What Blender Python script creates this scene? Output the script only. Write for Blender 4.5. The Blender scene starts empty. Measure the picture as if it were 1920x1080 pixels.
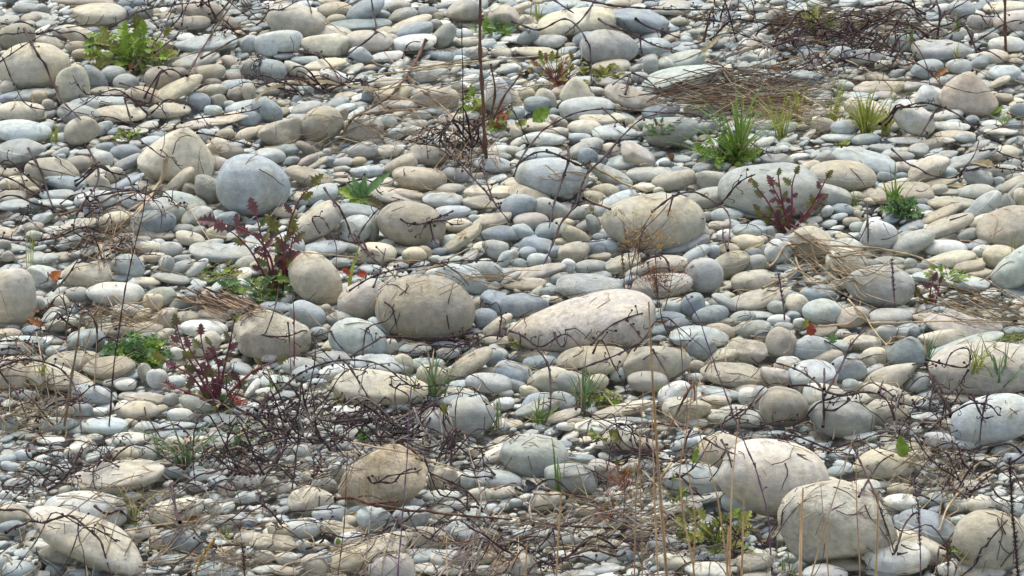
import bpy, math, random
import numpy as np
from mathutils import Vector
random.seed(7); rng = np.random.default_rng(7)
S = bpy.context.scene
R = math.radians

# ------------------------------------------------------------------ camera, sky, sun, exposure
D = 15.0; PITCH = R(24); FPX = 9600.0          # focal length in pixels of a 1920 px wide picture
CP, SP = math.cos(PITCH), math.sin(PITCH)
CAM = np.array([0.0, -D*CP, D*SP])
FW = np.array([0, CP, -SP]); RT = np.array([1.0, 0, 0]); UP = np.array([0, SP, CP])
cam_d = bpy.data.cameras.new('camera'); cam = bpy.data.objects.new('camera', cam_d)
S.collection.objects.link(cam); S.camera = cam
cam.location = CAM; cam.rotation_euler = (R(90)-PITCH, 0, 0)
cam_d.sensor_width = 36; cam_d.lens = 36*FPX/1920
cam_d.clip_start = 0.5; cam_d.clip_end = 400
cam_d.dof.use_dof = True; cam_d.dof.focus_distance = 14.7; cam_d.dof.aperture_fstop = 17

SUN_EL, SUN_AZ = 62, 345       # azimuth clockwise from +Y (the view direction)
W = bpy.data.worlds.new('World'); S.world = W; W.use_nodes = True
nt = W.node_tree; nt.nodes.clear()
out = nt.nodes.new('ShaderNodeOutputWorld'); bg = nt.nodes.new('ShaderNodeBackground')
sky = nt.nodes.new('ShaderNodeTexSky'); sky.sky_type = 'NISHITA'; sky.sun_disc = False
sky.sun_elevation = R(SUN_EL); sky.sun_rotation = R(SUN_AZ); sky.air_density = 1.0; sky.dust_density = 4.0
hs = nt.nodes.new('ShaderNodeHueSaturation'); hs.inputs['Saturation'].default_value = 0.6
nt.links.new(sky.outputs[0], hs.inputs['Color']); nt.links.new(hs.outputs[0], bg.inputs[0])
bg.inputs[1].default_value = 0.108
nt.links.new(bg.outputs[0], out.inputs[0])
sl = bpy.data.lights.new('sun', 'SUN'); sl.energy = 1.15; sl.angle = R(40); sl.color = (1.0, 0.985, 0.89)
so = bpy.data.objects.new('sun', sl); S.collection.objects.link(so)
az, el = R(SUN_AZ), R(SUN_EL)
sd = Vector((math.sin(az)*math.cos(el), math.cos(az)*math.cos(el), math.sin(el)))
so.rotation_euler = sd.to_track_quat('Z', 'Y').to_euler(); so.location = sd*20
S.view_settings.view_transform = 'Standard'; S.view_settings.look = 'None'
S.view_settings.gamma = 1; S.view_settings.use_curve_mapping = False
S.view_settings.exposure = 1.0
S.render.engine = 'CYCLES'

# ------------------------------------------------------------------ pixel <-> place
def ray(px, py):
    d = FW + RT*((px-960)/FPX) + UP*((540-py)/FPX)
    return d
def at(px, py, z=0.0):
    d = ray(px, py); t = (z-CAM[2])/d[2]
    return CAM + d*t
def pxm(p):                                   # metres per (1920-wide) pixel at point p
    return float(np.dot(np.asarray(p)-CAM, FW))/FPX
def proj(p):
    v = np.asarray(p, float)-CAM; dd = np.dot(v, FW)
    return 960+FPX*np.dot(v, RT)/dd, 540-FPX*np.dot(v, UP)/dd

# ------------------------------------------------------------------ materials
def newmat(name):
    m = bpy.data.materials.new(name); m.use_nodes = True
    n = m.node_tree.nodes; b = n['Principled BSDF']; return m, n, m.node_tree.links, b
def mix(n, l, a, b, fac, mode='MIX'):
    x = n.new('ShaderNodeMix'); x.data_type = 'RGBA'; x.blend_type = mode
    for k, v in ((6, a), (7, b), (0, fac)):
        if hasattr(v, 'is_output'): l.new(v, x.inputs[k])
        elif k == 0: x.inputs[0].default_value = v
        else: x.inputs[k].default_value = (*v, 1)
    return x.outputs[2]
def noise(n, l, vec, scale, detail=4, rough=.55):
    t = n.new('ShaderNodeTexNoise'); t.inputs['Scale'].default_value = scale
    t.inputs['Detail'].default_value = detail; t.inputs['Roughness'].default_value = rough
    if vec: l.new(vec, t.inputs['Vector'])
    return t
def ramp(n, l, src, pts):
    r = n.new('ShaderNodeValToRGB'); l.new(src, r.inputs[0]); e = r.color_ramp.elements
    e[0].position, e[0].color = pts[0][0], (*[pts[0][1]]*3, 1)
    e[1].position, e[1].color = pts[1][0], (*[pts[1][1]]*3, 1)
    for p, v in pts[2:]:
        k = e.new(p); k.color = (v, v, v, 1)
    return r.outputs[0]
def math_(n, l, op, a, b=None):
    x = n.new('ShaderNodeMath'); x.operation = op
    for k, v in ((0, a), (1, b)):
        if v is None: continue
        if hasattr(v, 'is_output'): l.new(v, x.inputs[k])
        else: x.inputs[k].default_value = v
    return x.outputs[0]

def stone_material():
    m, n, l, b = newmat('river_stone')
    geo = n.new('ShaderNodeNewGeometry'); pos = geo.outputs['Position']
    at_ = n.new('ShaderNodeAttribute'); at_.attribute_name = 'tint'
    fl = n.new('ShaderNodeAttribute'); fl.attribute_name = 'marks'   # r roughness, g mottling, b speckle
    ve = n.new('ShaderNodeAttribute'); ve.attribute_name = 'vein'
    sep = n.new('ShaderNodeSeparateColor'); l.new(fl.outputs['Color'], sep.inputs[0])
    big = noise(n, l, pos, 9, 3); mid = noise(n, l, pos, 38, 5, .65); fine = noise(n, l, pos, 330, 4, .7)
    gr = noise(n, l, pos, 900, 2, .6)
    # cloudy warm stain
    warm = mix(n, l, (1, 1, 1), (1.03, 0.97, 0.85), ramp(n, l, big.outputs[0], [(.42, 0), (.66, 1)]))
    c = mix(n, l, at_.outputs['Color'], warm, 1.0, 'MULTIPLY')
    c = mix(n, l, c, mix(n, l, (.74, .74, .76), (1.21, 1.20, 1.16), ramp(n, l, mid.outputs[0], [(.3, 0), (.7, 1)])), 1.0, 'MULTIPLY')
    c = mix(n, l, c, mix(n, l, (.74, .74, .74), (1.25, 1.25, 1.25), gr.outputs[0]), .9, 'MULTIPLY')
    # faint bedding streaks and rusty clouds
    mp = n.new('ShaderNodeMapping'); mp.inputs['Scale'].default_value = (10, 30, 130); mp.inputs['Rotation'].default_value = (.2, .25, .1); l.new(pos, mp.inputs[0])
    bd = noise(n, l, mp.outputs[0], 1.0, 3, .6)
    c = mix(n, l, c, mix(n, l, (.80, .80, .79), (1.16, 1.15, 1.13), ramp(n, l, bd.outputs[0], [(.35, 0), (.65, 1)])), .32, 'MULTIPLY')
    rust = noise(n, l, pos, 16, 5, .7)
    c = mix(n, l, c, (.42, .30, .17), math_(n, l, 'MULTIPLY', ramp(n, l, rust.outputs[0], [(.58, 0), (.75, 1)]), .22))
    # mottling: lichen and mud scum, in brown-black blotches
    mo = noise(n, l, pos, 55, 6, .75)
    mf = math_(n, l, 'MULTIPLY', ramp(n, l, mo.outputs[0], [(.50, 0), (.64, 1)]), sep.outputs[1])
    c = mix(n, l, c, (.20, .155, .10), math_(n, l, 'MULTIPLY', mf, .5))
    # speckle of dark mineral grains
    vo = n.new('ShaderNodeTexVoronoi'); vo.inputs['Scale'].default_value = 210; l.new(pos, vo.inputs['Vector'])
    sp = ramp(n, l, vo.outputs['Distance'], [(.10, 1), (.26, 0)])
    spn = ramp(n, l, noise(n, l, pos, 60, 2).outputs[0], [(.45, 0), (.6, 1)])
    sf = math_(n, l, 'MULTIPLY', math_(n, l, 'MULTIPLY', sp, spn), math_(n, l, 'ADD', sep.outputs[2], .22))
    c = mix(n, l, c, (.12, .11, .10), math_(n, l, 'MULTIPLY', sf, .7))
    # white calcite vein
    vn = noise(n, l, pos, 22, 3)
    vd = math_(n, l, 'ABSOLUTE', math_(n, l, 'ADD', ve.outputs['Fac'], math_(n, l, 'MULTIPLY', math_(n, l, 'SUBTRACT', vn.outputs[0], .5), .45)))
    c = mix(n, l, c, (.72, .71, .66), math_(n, l, 'MULTIPLY', ramp(n, l, vd, [(.015, 1), (.045, 0)]), .75))
    l.new(c, b.inputs['Base Color'])
    b.inputs['Roughness'].default_value = .78
    b.inputs['Specular IOR Level'].default_value = .35
    hgt = math_(n, l, 'ADD', math_(n, l, 'MULTIPLY', fine.outputs[0], .35), math_(n, l, 'MULTIPLY', mid.outputs[0], 1.2))
    hgt = math_(n, l, 'ADD', hgt, math_(n, l, 'MULTIPLY', math_(n, l, 'MULTIPLY', mo.outputs[0], sep.outputs[0]), 4.0))
    bp = n.new('ShaderNodeBump'); bp.inputs['Distance'].default_value = .004; bp.inputs['Strength'].default_value = .75
    l.new(hgt, bp.inputs['Height']); l.new(bp.outputs[0], b.inputs['Normal'])
    return m
M_STONE = stone_material()

def plain(name, col, var=.25, scale=40, rough=.7, trans=0.0, col2=None, spec=.3):
    m, n, l, b = newmat(name)
    geo = n.new('ShaderNodeNewGeometry'); no = noise(n, l, geo.outputs['Position'], scale, 4, .6)
    c2 = col2 if col2 else tuple(v*(1-var) for v in col); c1 = col if col2 else tuple(v*(1+var) for v in col)
    c = mix(n, l, c2, c1, ramp(n, l, no.outputs[0], [(.35, 0), (.65, 1)]))
    oi = n.new('ShaderNodeObjectInfo')
    c = mix(n, l, c, mix(n, l, (.75, .78, .75), (1.25, 1.18, 1.2), oi.outputs['Random']), 1.0, 'MULTIPLY')
    l.new(c, b.inputs['Base Color']); b.inputs['Roughness'].default_value = rough
    b.inputs['Specular IOR Level'].default_value = spec
    if trans:
        t = n.new('ShaderNodeBsdfTranslucent'); l.new(c, t.inputs[0]); ms = n.new('ShaderNodeMixShader')
        ms.inputs[0].default_value = trans; l.new(b.outputs[0], ms.inputs[1]); l.new(t.outputs[0], ms.inputs[2])
        l.new(ms.outputs[0], n['Material Output'].inputs[0])
    return m
MAT = dict(
    twig=plain('dead_twig_bark', (.060, .036, .040), .35, 60, .75),
    twigbrown=plain('brown_stalk_bark', (.13, .075, .05), .3, 50, .75),
    twiggrey=plain('bleached_twig', (.30, .265, .24), .3, 50, .8),
    straw=plain('dry_straw', (.60, .50, .33), .3, 30, .7, .2, col2=(.42, .33, .21)),
    strawdark=plain('old_brown_straw', (.32, .23, .15), .35, 40, .8, .1),
    reed=plain('blond_reed', (.70, .52, .31), .15, 12, .65, .25, col2=(.45, .28, .15)),
    purplestalk=plain('purple_stalk', (.16, .10, .15), .3, 25, .7),
    green=plain('fresh_green_leaf', (.21, .32, .05), .25, 60, .5, .3),
    grass=plain('green_grass_blade', (.16, .27, .06), .25, 30, .5, .3),
    grassyellow=plain('yellow_green_grass_blade', (.31, .36, .07), .3, 30, .5, .3),
    grassblue=plain('grey_green_grass_blade', (.15, .24, .11), .25, 30, .5, .3),
    bluegreen=plain('blue_green_leaf', (.16, .28, .095), .25, 80, .55, .25, col2=(.09, .18, .07)),
    olive=plain('olive_leaf', (.20, .22, .05), .3, 60, .55, .25, col2=(.13, .12, .04)),
    yellowgreen=plain('yellow_green_leaf', (.33, .36, .08), .3, 50, .5, .3, col2=(.22, .20, .06)),
    purple=plain('purple_tinged_leaf', (.19, .085, .095), .3, 35, .5, .2, col2=(.12, .06, .065)),
    purplegreen=plain('purple_and_green_leaf', (.19, .09, .09), .3, 28, .5, .2, col2=(.15, .20, .06)),
    purplestem=plain('purple_red_stem', (.22, .06, .08), .3, 45, .5),
    greenstem=plain('green_stem', (.20, .26, .08), .25, 45, .5),
    redleaf=plain('red_leaf', (.42, .08, .045), .25, 50, .5, .3, col2=(.22, .06, .04)),
    orangeleaf=plain('orange_dead_leaf', (.52, .20, .075), .25, 50, .6, .3, col2=(.36, .13, .05)),
    brownleaf=plain('brown_dead_leaf', (.27, .14, .06), .3, 50, .7, .2),
    strawleaf=plain('pale_dead_leaf', (.62, .50, .30), .2, 40, .65, .25),
    seed=plain('straw_coloured_seedhead', (.50, .33, .12), .35, 90, .8, .1),
    seedred=plain('russet_seedhead', (.28, .12, .07), .35, 90, .8, .1),
    moss=plain('green_moss', (.20, .22, .045), .4, 120, .9),
)

# ------------------------------------------------------------------ mesh helpers
def mesh_obj(name, v, f, mat, parent=None, smooth=True, attrs=None, origin=None):
    v = np.asarray(v, np.float32)
    if origin is not None: v = v-np.asarray(origin, np.float32)
    me = bpy.data.meshes.new(name)
    f = np.asarray(f, np.int32); k = f.shape[1]
    me.vertices.add(len(v)); me.vertices.foreach_set('co', v.ravel())
    me.loops.add(f.size); me.loops.foreach_set('vertex_index', f.ravel())
    me.polygons.add(len(f)); me.polygons.foreach_set('loop_start', np.arange(0, f.size, k, dtype=np.int32))
    me.polygons.foreach_set('use_smooth', np.full(len(f), smooth))
    me.update(calc_edges=True)
    if attrs:
        for an, (ty, arr) in attrs.items():
            a = me.attributes.new(an, ty, 'POINT')
            a.data.foreach_set('color' if ty == 'FLOAT_COLOR' else 'value', np.asarray(arr, np.float32).ravel())
    me.materials.append(mat)
    o = bpy.data.objects.new(name, me); S.collection.objects.link(o)
    if origin is not None: o.location = [float(c) for c in origin]
    if parent is not None:
        o.parent = parent
        if origin is None: o.matrix_parent_inverse = parent_inv(parent)
    return o
def parent_inv(p):
    from mathutils import Matrix
    return Matrix.Translation(-Vector(p.location))
def empty(name, loc):
    o = bpy.data.objects.new(name, None); S.collection.objects.link(o)
    o.location = [float(c) for c in loc]; o.empty_display_size = .05; return o

def icosphere(sub):
    t = (1+5**.5)/2
    V = [(-1, t, 0), (1, t, 0), (-1, -t, 0), (1, -t, 0), (0, -1, t), (0, 1, t), (0, -1, -t), (0, 1, -t), (t, 0, -1), (t, 0, 1), (-t, 0, -1), (-t, 0, 1)]
    F = [(0, 11, 5), (0, 5, 1), (0, 1, 7), (0, 7, 10), (0, 10, 11), (1, 5, 9), (5, 11, 4), (11, 10, 2), (10, 7, 6), (7, 1, 8),
         (3, 9, 4), (3, 4, 2), (3, 2, 6), (3, 6, 8), (3, 8, 9), (4, 9, 5), (2, 4, 11), (6, 2, 10), (8, 6, 7), (9, 8, 1)]
    V = [np.array(v)/np.linalg.norm(v) for v in V]
    for _ in range(sub):
        cache = {}; nf = []
        def midp(a, b):
            k = (min(a, b), max(a, b))
            if k not in cache:
                m = V[a]+V[b]; V.append(m/np.linalg.norm(m)); cache[k] = len(V)-1
            return cache[k]
        for a, b, c in F:
            ab, bc, ca = midp(a, b), midp(b, c), midp(c, a)
            nf += [(a, ab, ca), (b, bc, ab), (c, ca, bc), (ab, bc, ca)]
        F = nf
    return np.array(V), np.array(F, np.int32)
ICO = {k: icosphere(k) for k in (1, 2, 3, 4)}

def wob(P, r, n, f0, f1):
    """sum of random sine lobes: a cheap smooth noise"""
    s = np.zeros(len(P))
    for _ in range(n):
        k = r.normal(size=3); k *= r.uniform(f0, f1)/np.linalg.norm(k)
        s += np.sin(P@k + r.uniform(0, 6.28))
    return s/math.sqrt(n)
def stone_unit(sub, r, shape=''):
    chip = shape.strip('mv') == '' and r.random() < .42
    V, F = ICO[sub]; P = V.copy()
    n = 2.75 if 'r' in shape else 2.08 if 's' in shape else r.uniform(2.05, 2.45)
    P /= (np.sum(np.abs(P)**n, axis=1)**(1/n))[:, None]
    k = .50 if 'W' in shape else .28 if 'T' in shape else -.28 if 't' in shape else r.uniform(-.16, .16)
    P[:, 1:] *= (1+k*P[:, 0])[:, None]
    if 'p' in shape:
        w = np.clip(P[:, 2], -1, 1); w = np.clip(w, -.35, 1); P[:, 0] *= 1-.62*w; P[:, 1] *= 1-.5*w; P[:, 0] += .10*w*r.choice([-1, 1])
    P[:, 2] += r.uniform(-.10, .10)*(P[:, 0]**2)              # slight banana
    rough = 'a' in shape
    P *= (1+(.06 if rough else .02 if 's' in shape else .042)*wob(P, r, 5, 1.2, 3.2))[:, None]
    for _ in range(7 if rough else 0 if 's' in shape else 1 if 'p' in shape else 7 if chip else 4):                        # worn flats
        nn = r.normal(size=3); nn /= np.linalg.norm(nn)
        dd = r.uniform(.62, .80) if rough else r.uniform(.62, .9) if chip else r.uniform(.78, .96)
        e = P@nn-dd; sft = .05 if rough else .06 if chip else .09
        cut = np.where(e/sft > 30, e, sft*np.log1p(np.exp(np.clip(e/sft, -30, 30))))
        P -= (cut*(.92 if rough else .7))[:, None]*nn
    if rough and sub >= 3: P *= (1+.012*wob(P, r, 8, 7, 14)+.006*wob(P, r, 8, 16, 30))[:, None]
    elif sub >= 3: P *= (1+.006*wob(P, r, 5, 6, 11))[:, None]
    mn, mx = P.min(0), P.max(0); P = (P-(mn+mx)/2)/((mx-mn)/2)
    return P, F
def tube(pts, r0, r1, sides=5, nodes=0, rg=None):
    pts = np.asarray(pts, float); n = len(pts)
    T = np.gradient(pts, axis=0); T /= np.linalg.norm(T, axis=1)[:, None]+1e-9
    ref = np.array([.31, -.8, .5]); A = np.cross(T, ref); A /= np.linalg.norm(A, axis=1)[:, None]+1e-9
    B = np.cross(T, A); rr = np.linspace(r0, r1, n)
    if nodes and rg is not None:
        rr = rr*np.where((np.arange(n) % nodes) == 0, 1.65, 1.0)
    th = np.arange(sides)*2*math.pi/sides
    V = pts[:, None, :]+rr[:, None, None]*(np.cos(th)[None, :, None]*A[:, None, :]+np.sin(th)[None, :, None]*B[:, None, :])
    V = V.reshape(-1, 3); i = np.arange(n-1)[:, None]*sides; j = np.arange(sides)[None, :]; j2 = (j+1) % sides
    F = np.stack([i+j, i+j2, i+sides+j2, i+sides+j], -1).reshape(-1, 4)
    F = np.concatenate([F[:, [0, 1, 2]], F[:, [0, 2, 3]]])
    return V, F
def join(parts):
    vs, fs, k = [], [], 0
    for v, f in parts:
        vs.append(v); fs.append(np.asarray(f)+k); k += len(v)
    return np.concatenate(vs), np.concatenate(fs)
def resample(pts, step):
    pts = np.asarray(pts, float); d = np.r_[0, np.cumsum(np.linalg.norm(np.diff(pts, axis=0), axis=1))]
    n = max(3, int(d[-1]/step)+1); t = np.linspace(0, d[-1], n)
    return np.stack([np.interp(t, d, pts[:, k]) for k in range(pts.shape[1])], 1)
def smooth_line(p, it=1):
    p = np.asarray(p, float).copy()
    for _ in range(it):
        q = p.copy(); q[1:-1] = .5*p[1:-1]+.25*(p[:-2]+p[2:]); p = q
    return p
# ------------------------------------------------------------------ the stones of the photograph
# one row a stone: cx cy width height tilt colour+shape [@name], in quarter pixels of a 480x270 patch of the picture
TILES = {
(0,0): """255 497 535 350 4 cs @whitegiant|545 640 245 310 0 c|712 585 225 130 -35 b|850 565 180 130 0 g|945 620 190 130 10 g|1213 600 260 190 0 n @brownball
1340 560 140 100 0 n|1555 550 265 135 12 o|1310 685 470 150 28 y @bentbuff|1595 615 120 65 0 n|1760 575 140 75 -5 n|1600 682 195 100 5 o|1495 765 170 140 0 b @bluespot
1635 760 120 110 10 o|1765 705 125 85 10 n|1790 655 240 120 0 l|1870 700 100 150 10 t|1880 520 150 150 0 g|1720 790 90 70 0 g|1600 830 130 80 0 l|760 680 165 60 4 o
880 695 200 70 0 y|1080 725 260 130 -5 t|840 752 320 80 -4 l|630 790 210 105 0 l|590 860 300 150 -10 g|150 830 350 150 0 c|165 865 350 85 0 o|290 730 130 100 0 t
230 712 430 90 5 b|50 740 120 70 0 b|360 790 90 90 0 o|160 985 440 180 -5 l @bluelong|610 980 250 190 25 c|480 980 100 100 0 d|740 115 380 165 0 c|960 100 90 100 0 b|1070 90 140 90 0 g
570 355 160 90 0 t|600 405 120 70 0 o|370 320 220 90 -15 c|600 265 280 130 -20 c|120 280 270 190 10 o|40 400 90 45 0 c|1550 330 460 130 9 l @bluebar|1880 330 150 130 0 l
1465 455 350 105 14 g|1740 470 170 90 -20 t|1780 520 100 70 0 g|1500 75 330 150 0 t|1720 170 130 80 -15 t|1440 170 260 100 0 n|200 60 200 80 0 g|310 60 100 60 0 g|630 12 470 60 0 n
990 25 210 100 0 b|60 655 120 100 0 o|1270 830 300 110 0 c|890 850 390 120 0 y|1540 1015 130 90 0 l|1680 1000 150 70 0 o|1860 1000 180 80 15 c|1720 890 380 90 12 y|1830 800 270 90 10 l
1870 880 200 120 0 b|1450 940 250 70 0 c|1360 765 85 36 0 t|1105 520 90 60 0 o|1050 650 110 60 0 g|1420 690 60 40 0 g""",
(1,0): """300 150 430 240 -14 cr @creambox|590 70 250 110 5 o|820 78 295 145 25 b|600 150 140 80 10 o|1080 45 160 80 5 g|1095 115 225 100 12 g|950 110 110 60 0 b
780 187 465 88 0 br @slatebar|1160 190 320 110 20 y|1190 235 280 120 12 b @bluetilt|1290 100 150 90 -5 d|1370 120 80 60 0 o|1560 80 255 165 10 p|1860 130 225 165 0 c|170 315 370 195 4 l @bluedrum
530 335 360 165 -3 y|560 235 300 90 -5 c|850 312 350 165 -6 p @pinkloaf|1025 300 110 80 -30 p|1180 328 335 120 10 w|1410 270 210 130 45 g|1345 180 100 70 0 g|1550 260 150 80 0 l
1590 312 180 70 0 c|1640 405 125 90 15 g|790 408 180 105 -15 l|980 420 250 80 5 w|90 530 275 160 -8 b|300 520 190 100 -25 c|370 445 200 60 0 l|520 480 310 90 8 y|210 420 150 50 0 b
1540 445 130 60 0 l|1420 430 130 80 0 b|1330 490 210 60 4 p|1290 570 205 90 8 g|1010 625 210 90 0 y|1020 705 290 130 12 c|840 720 90 100 0 b|1350 730 320 165 -4 p|1520 650 110 80 0 g
80 830 240 170 -20 b|380 820 225 100 14 g|190 985 330 190 12 ca|490 930 325 250 18 os @duskyegg|30 990 110 90 0 t|660 850 70 90 0 o|805 960 285 180 0 y|1090 780 270 80 -3 p
1180 985 170 80 0 p|1050 1000 120 80 0 l|1240 1040 200 60 0 p|1795 700 235 230 0 wp|1340 830 220 60 0 l|1230 865 160 70 0 g|1470 890 200 80 0 c|1400 1050 320 90 0 l|1880 520 170 60 8 l
1750 480 150 50 4 g|1130 560 140 60 0 l|600 570 230 80 -12 w|160 660 300 90 8 g|1100 340 60 50 0 l""",
(2,0): """485 178 580 215 9 yr @creamloaf|955 162 440 190 -10 b @slatewedge|250 80 300 90 -3 b|80 60 150 80 10 c|100 165 100 100 0 c|130 205 150 60 0 y|120 280 165 120 20 b|280 312 245 100 0 g
190 390 320 80 0 y|580 300 240 130 10 b|730 360 430 265 -4 gs @greyhump|1070 360 240 135 0 l|440 345 90 50 0 o|1190 70 275 85 4 g|1230 30 240 60 0 p|790 30 150 60 0 t|690 60 110 50 0 o
760 80 60 40 0 o|400 30 260 60 0 l|1260 160 140 60 0 o|1270 465 350 150 12 l|1285 578 615 175 11 l @whalebar|1040 500 115 150 0 g|740 498 275 105 4 y|930 515 110 55 20 g|960 580 130 80 0 g
180 515 120 70 0 g|270 540 70 60 0 g|490 685 260 225 0 cp @palepeak|620 690 150 80 0 p|560 815 400 175 5 l @bluegreyloaf|930 737 480 165 -15 nt @brownpear|1120 835 270 110 8 b|790 830 60 100 0 o
680 890 335 105 -3 y|350 905 150 70 -30 p|550 960 250 120 -4 c|340 990 160 80 0 c|750 943 160 46 0 p|885 920 70 80 0 o|980 930 150 75 0 g|905 960 80 60 0 t|1190 985 410 235 8 g @greyloaf
770 1000 320 110 -3 l|510 1030 160 70 0 l|240 1040 310 110 0 w|30 990 90 80 0 c|600 1060 170 60 0 c|110 700 120 80 0 c|190 780 190 110 5 b|260 740 170 130 -20 c|350 700 110 80 0 t
30 850 130 90 0 b|320 840 80 60 0 b|130 940 330 80 0 c|15 745 150 80 -50 c|1370 830 150 80 0 o|1500 820 110 70 0 g|1120 410 150 60 0 g|760 610 260 70 0 g|1370 700 200 70 0 o""",
(3,0): """1290 385 410 165 0 g @greycushion|1190 520 240 140 0 l|1430 500 185 110 0 l|1570 480 190 100 20 b|1510 700 440 330 -6 tp @tanpeak|1220 735 240 175 -14 w @whitedome|830 655 375 108 4 t @tanbar
870 712 175 60 0 p|260 580 230 110 0 l|1000 320 180 130 0 l|740 430 250 120 0 g|860 490 120 70 0 c|560 400 200 100 0 l|1790 52 330 90 5 c|1600 160 200 110 0 p|1860 160 320 155 10 p
1450 70 200 120 0 l|1330 70 150 80 0 w|1790 335 260 110 0 w|1690 430 220 100 0 c|1780 560 230 130 0 l|1730 615 180 60 25 c|1900 590 130 80 0 l|760 835 380 170 -15 y|1095 900 330 210 -32 w @whiteslope
1150 790 160 70 0 l|1350 860 225 80 10 w|1200 880 80 90 0 c|420 855 160 65 8 b|415 940 170 110 0 o|570 960 190 120 10 l|300 900 60 90 0 g|265 955 90 45 0 n|1380 950 260 80 0 w|1400 1012 300 70 0 y
1530 895 110 65 0 b|1700 930 190 60 0 w|1850 935 200 60 0 b|1880 830 130 110 0 b|1750 990 250 60 0 w|1780 885 90 50 0 g|730 1040 200 80 8 l|1040 1052 270 60 0 w|1310 1052 180 50 0 p
1480 1030 150 70 0 l|530 1030 250 60 0 w|1770 730 140 60 0 o|1280 240 130 70 0 c|690 725 250 60 0 l|60 340 140 70 0 l|240 310 130 60 0 p|60 115 160 120 15 p|1050 230 200 70 0 g|1330 180 160 60 0 l
1650 270 160 60 0 g|100 750 160 60 0 g|930 60 220 80 0 n""",
(0,1): """160 55 375 175 8 gv @veinedgrey|1330 75 570 440 -8 cp @palehill|1902 310 540 450 -8 ks @bluegiant|1690 50 265 115 -4 n|1660 155 185 100 -12 p|1580 345 270 170 -30 ga|1350 270 275 110 38 c @leanbuff
955 290 285 85 25 b @slatefinger|960 140 210 95 25 g|940 60 225 115 0 b|760 115 170 120 0 w|590 145 195 110 0 n|690 60 220 60 5 g|790 30 130 80 0 b|870 235 130 120 0 t|390 205 400 205 -8 o @olivedome
500 295 330 125 -8 b|740 290 180 130 -30 y|650 370 190 80 10 g|430 382 255 90 0 l|150 290 290 110 0 c|90 315 180 60 0 t|70 395 240 90 0 c|130 460 290 85 0 l|410 440 270 60 0 w|720 420 310 130 5 w
1000 340 170 80 5 g|1010 430 190 120 0 w|1230 500 300 180 -10 g|1150 590 320 180 0 b|1385 430 310 120 -14 l|1480 555 235 150 12 g|870 575 290 130 10 y|570 620 330 105 15 c|700 510 150 90 -30 b
1060 640 170 110 -15 g|1430 710 215 105 -8 y|1380 640 180 80 0 g|1220 690 170 55 0 o|1500 660 110 80 0 g|1660 822 470 140 -5 gr @greyroll|1620 670 150 100 5 y|1710 560 170 100 0 b|1120 780 190 110 0 c
1280 790 170 110 0 g|1370 860 130 70 0 g|1250 900 115 120 0 g|1375 920 195 85 15 g|1480 930 190 80 35 w|1160 850 160 70 0 y|650 985 360 195 0 c @creammound|960 920 240 180 -10 l|740 930 190 90 -10 l
310 1000 240 150 -25 wa @crustwhite|920 1000 170 60 0 l|1100 1030 200 60 0 c|1290 1010 250 70 -8 g|320 860 250 85 8 g|60 840 90 80 0 t|250 690 110 80 0 l|600 820 180 60 5 g|1850 890 180 90 15 g
1870 955 180 60 0 w|250 620 150 70 0 p|660 680 160 60 0 w|1420 340 110 100 0 n|1640 230 80 50 0 g|460 100 65 50 0 b|240 350 110 60 0 t|260 450 80 90 0 b|1460 500 120 90 0 g|1100 680 160 70 0 o
1060 720 140 60 0 g|1600 740 150 50 8 l|30 750 100 70 0 g|1190 750 120 70 0 l""",
(1,1): """400 250 360 130 -15 n @brownslope|480 375 270 130 15 l|450 595 470 225 32 c @leancream|755 510 330 130 -4 b @darkslate|750 650 262 215 0 l @greyapple|880 632 95 205 0 g|1165 602 505 335 -10 os @speckbun
1228 260 392 180 -3 or @olivedrum|1085 165 240 135 22 or|835 198 240 95 5 l|1300 80 280 145 -4 o|800 50 215 110 5 g|1010 52 195 90 0 y|1000 385 500 115 -6 c|1150 390 230 90 -8 t|970 300 110 65 0 c
1400 422 290 118 0 g|1445 338 220 80 0 g|1470 512 265 105 5 l|1880 365 640 90 -4 y @creamslab|1690 445 270 110 -5 ca|1960 482 295 210 15 b|1770 580 295 120 22 o|1830 672 260 120 0 b|1520 612 195 100 3 y
1540 718 350 110 31 or @olivecigar|1370 810 118 60 12 b|1320 752 110 85 10 g|990 750 100 80 0 g|1120 800 200 60 0 g|910 812 270 140 0 c|1190 830 180 110 0 y|1260 820 115 105 0 o|510 785 340 115 8 l
710 780 150 70 -12 l|590 700 150 70 -10 y|590 630 70 80 0 o|250 760 210 150 -20 w|462 1015 440 320 -32 c @foldedbuff|1740 965 235 165 -15 g @greymuffin|1560 1020 340 190 -15 l|1340 970 140 70 8 l
1090 920 100 65 0 g|1870 860 150 90 60 l|1790 790 190 140 -10 g|1900 1010 200 60 30 g|640 890 130 70 0 g|270 125 112 70 15 b|385 125 175 68 25 n|450 152 190 55 27 o|645 187 120 50 0 g|230 45 190 80 5 b
370 30 150 75 -25 n|550 125 80 60 0 b|650 132 150 60 0 g|290 180 100 40 0 y|630 230 115 40 0 t|650 275 130 40 0 o|480 212 110 50 0 l|530 60 65 50 0 g|1500 235 200 110 -5 g|1780 155 280 110 0 l
110 85 220 95 -12 l|770 128 115 60 0 t|60 925 200 100 0 o|340 430 100 80 0 g|220 510 170 90 0 o|770 300 120 80 0 w|1340 860 100 50 0 l|1460 870 180 60 0 l|1640 560 90 60 0 g|30 300 90 80 0 g""",
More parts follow.
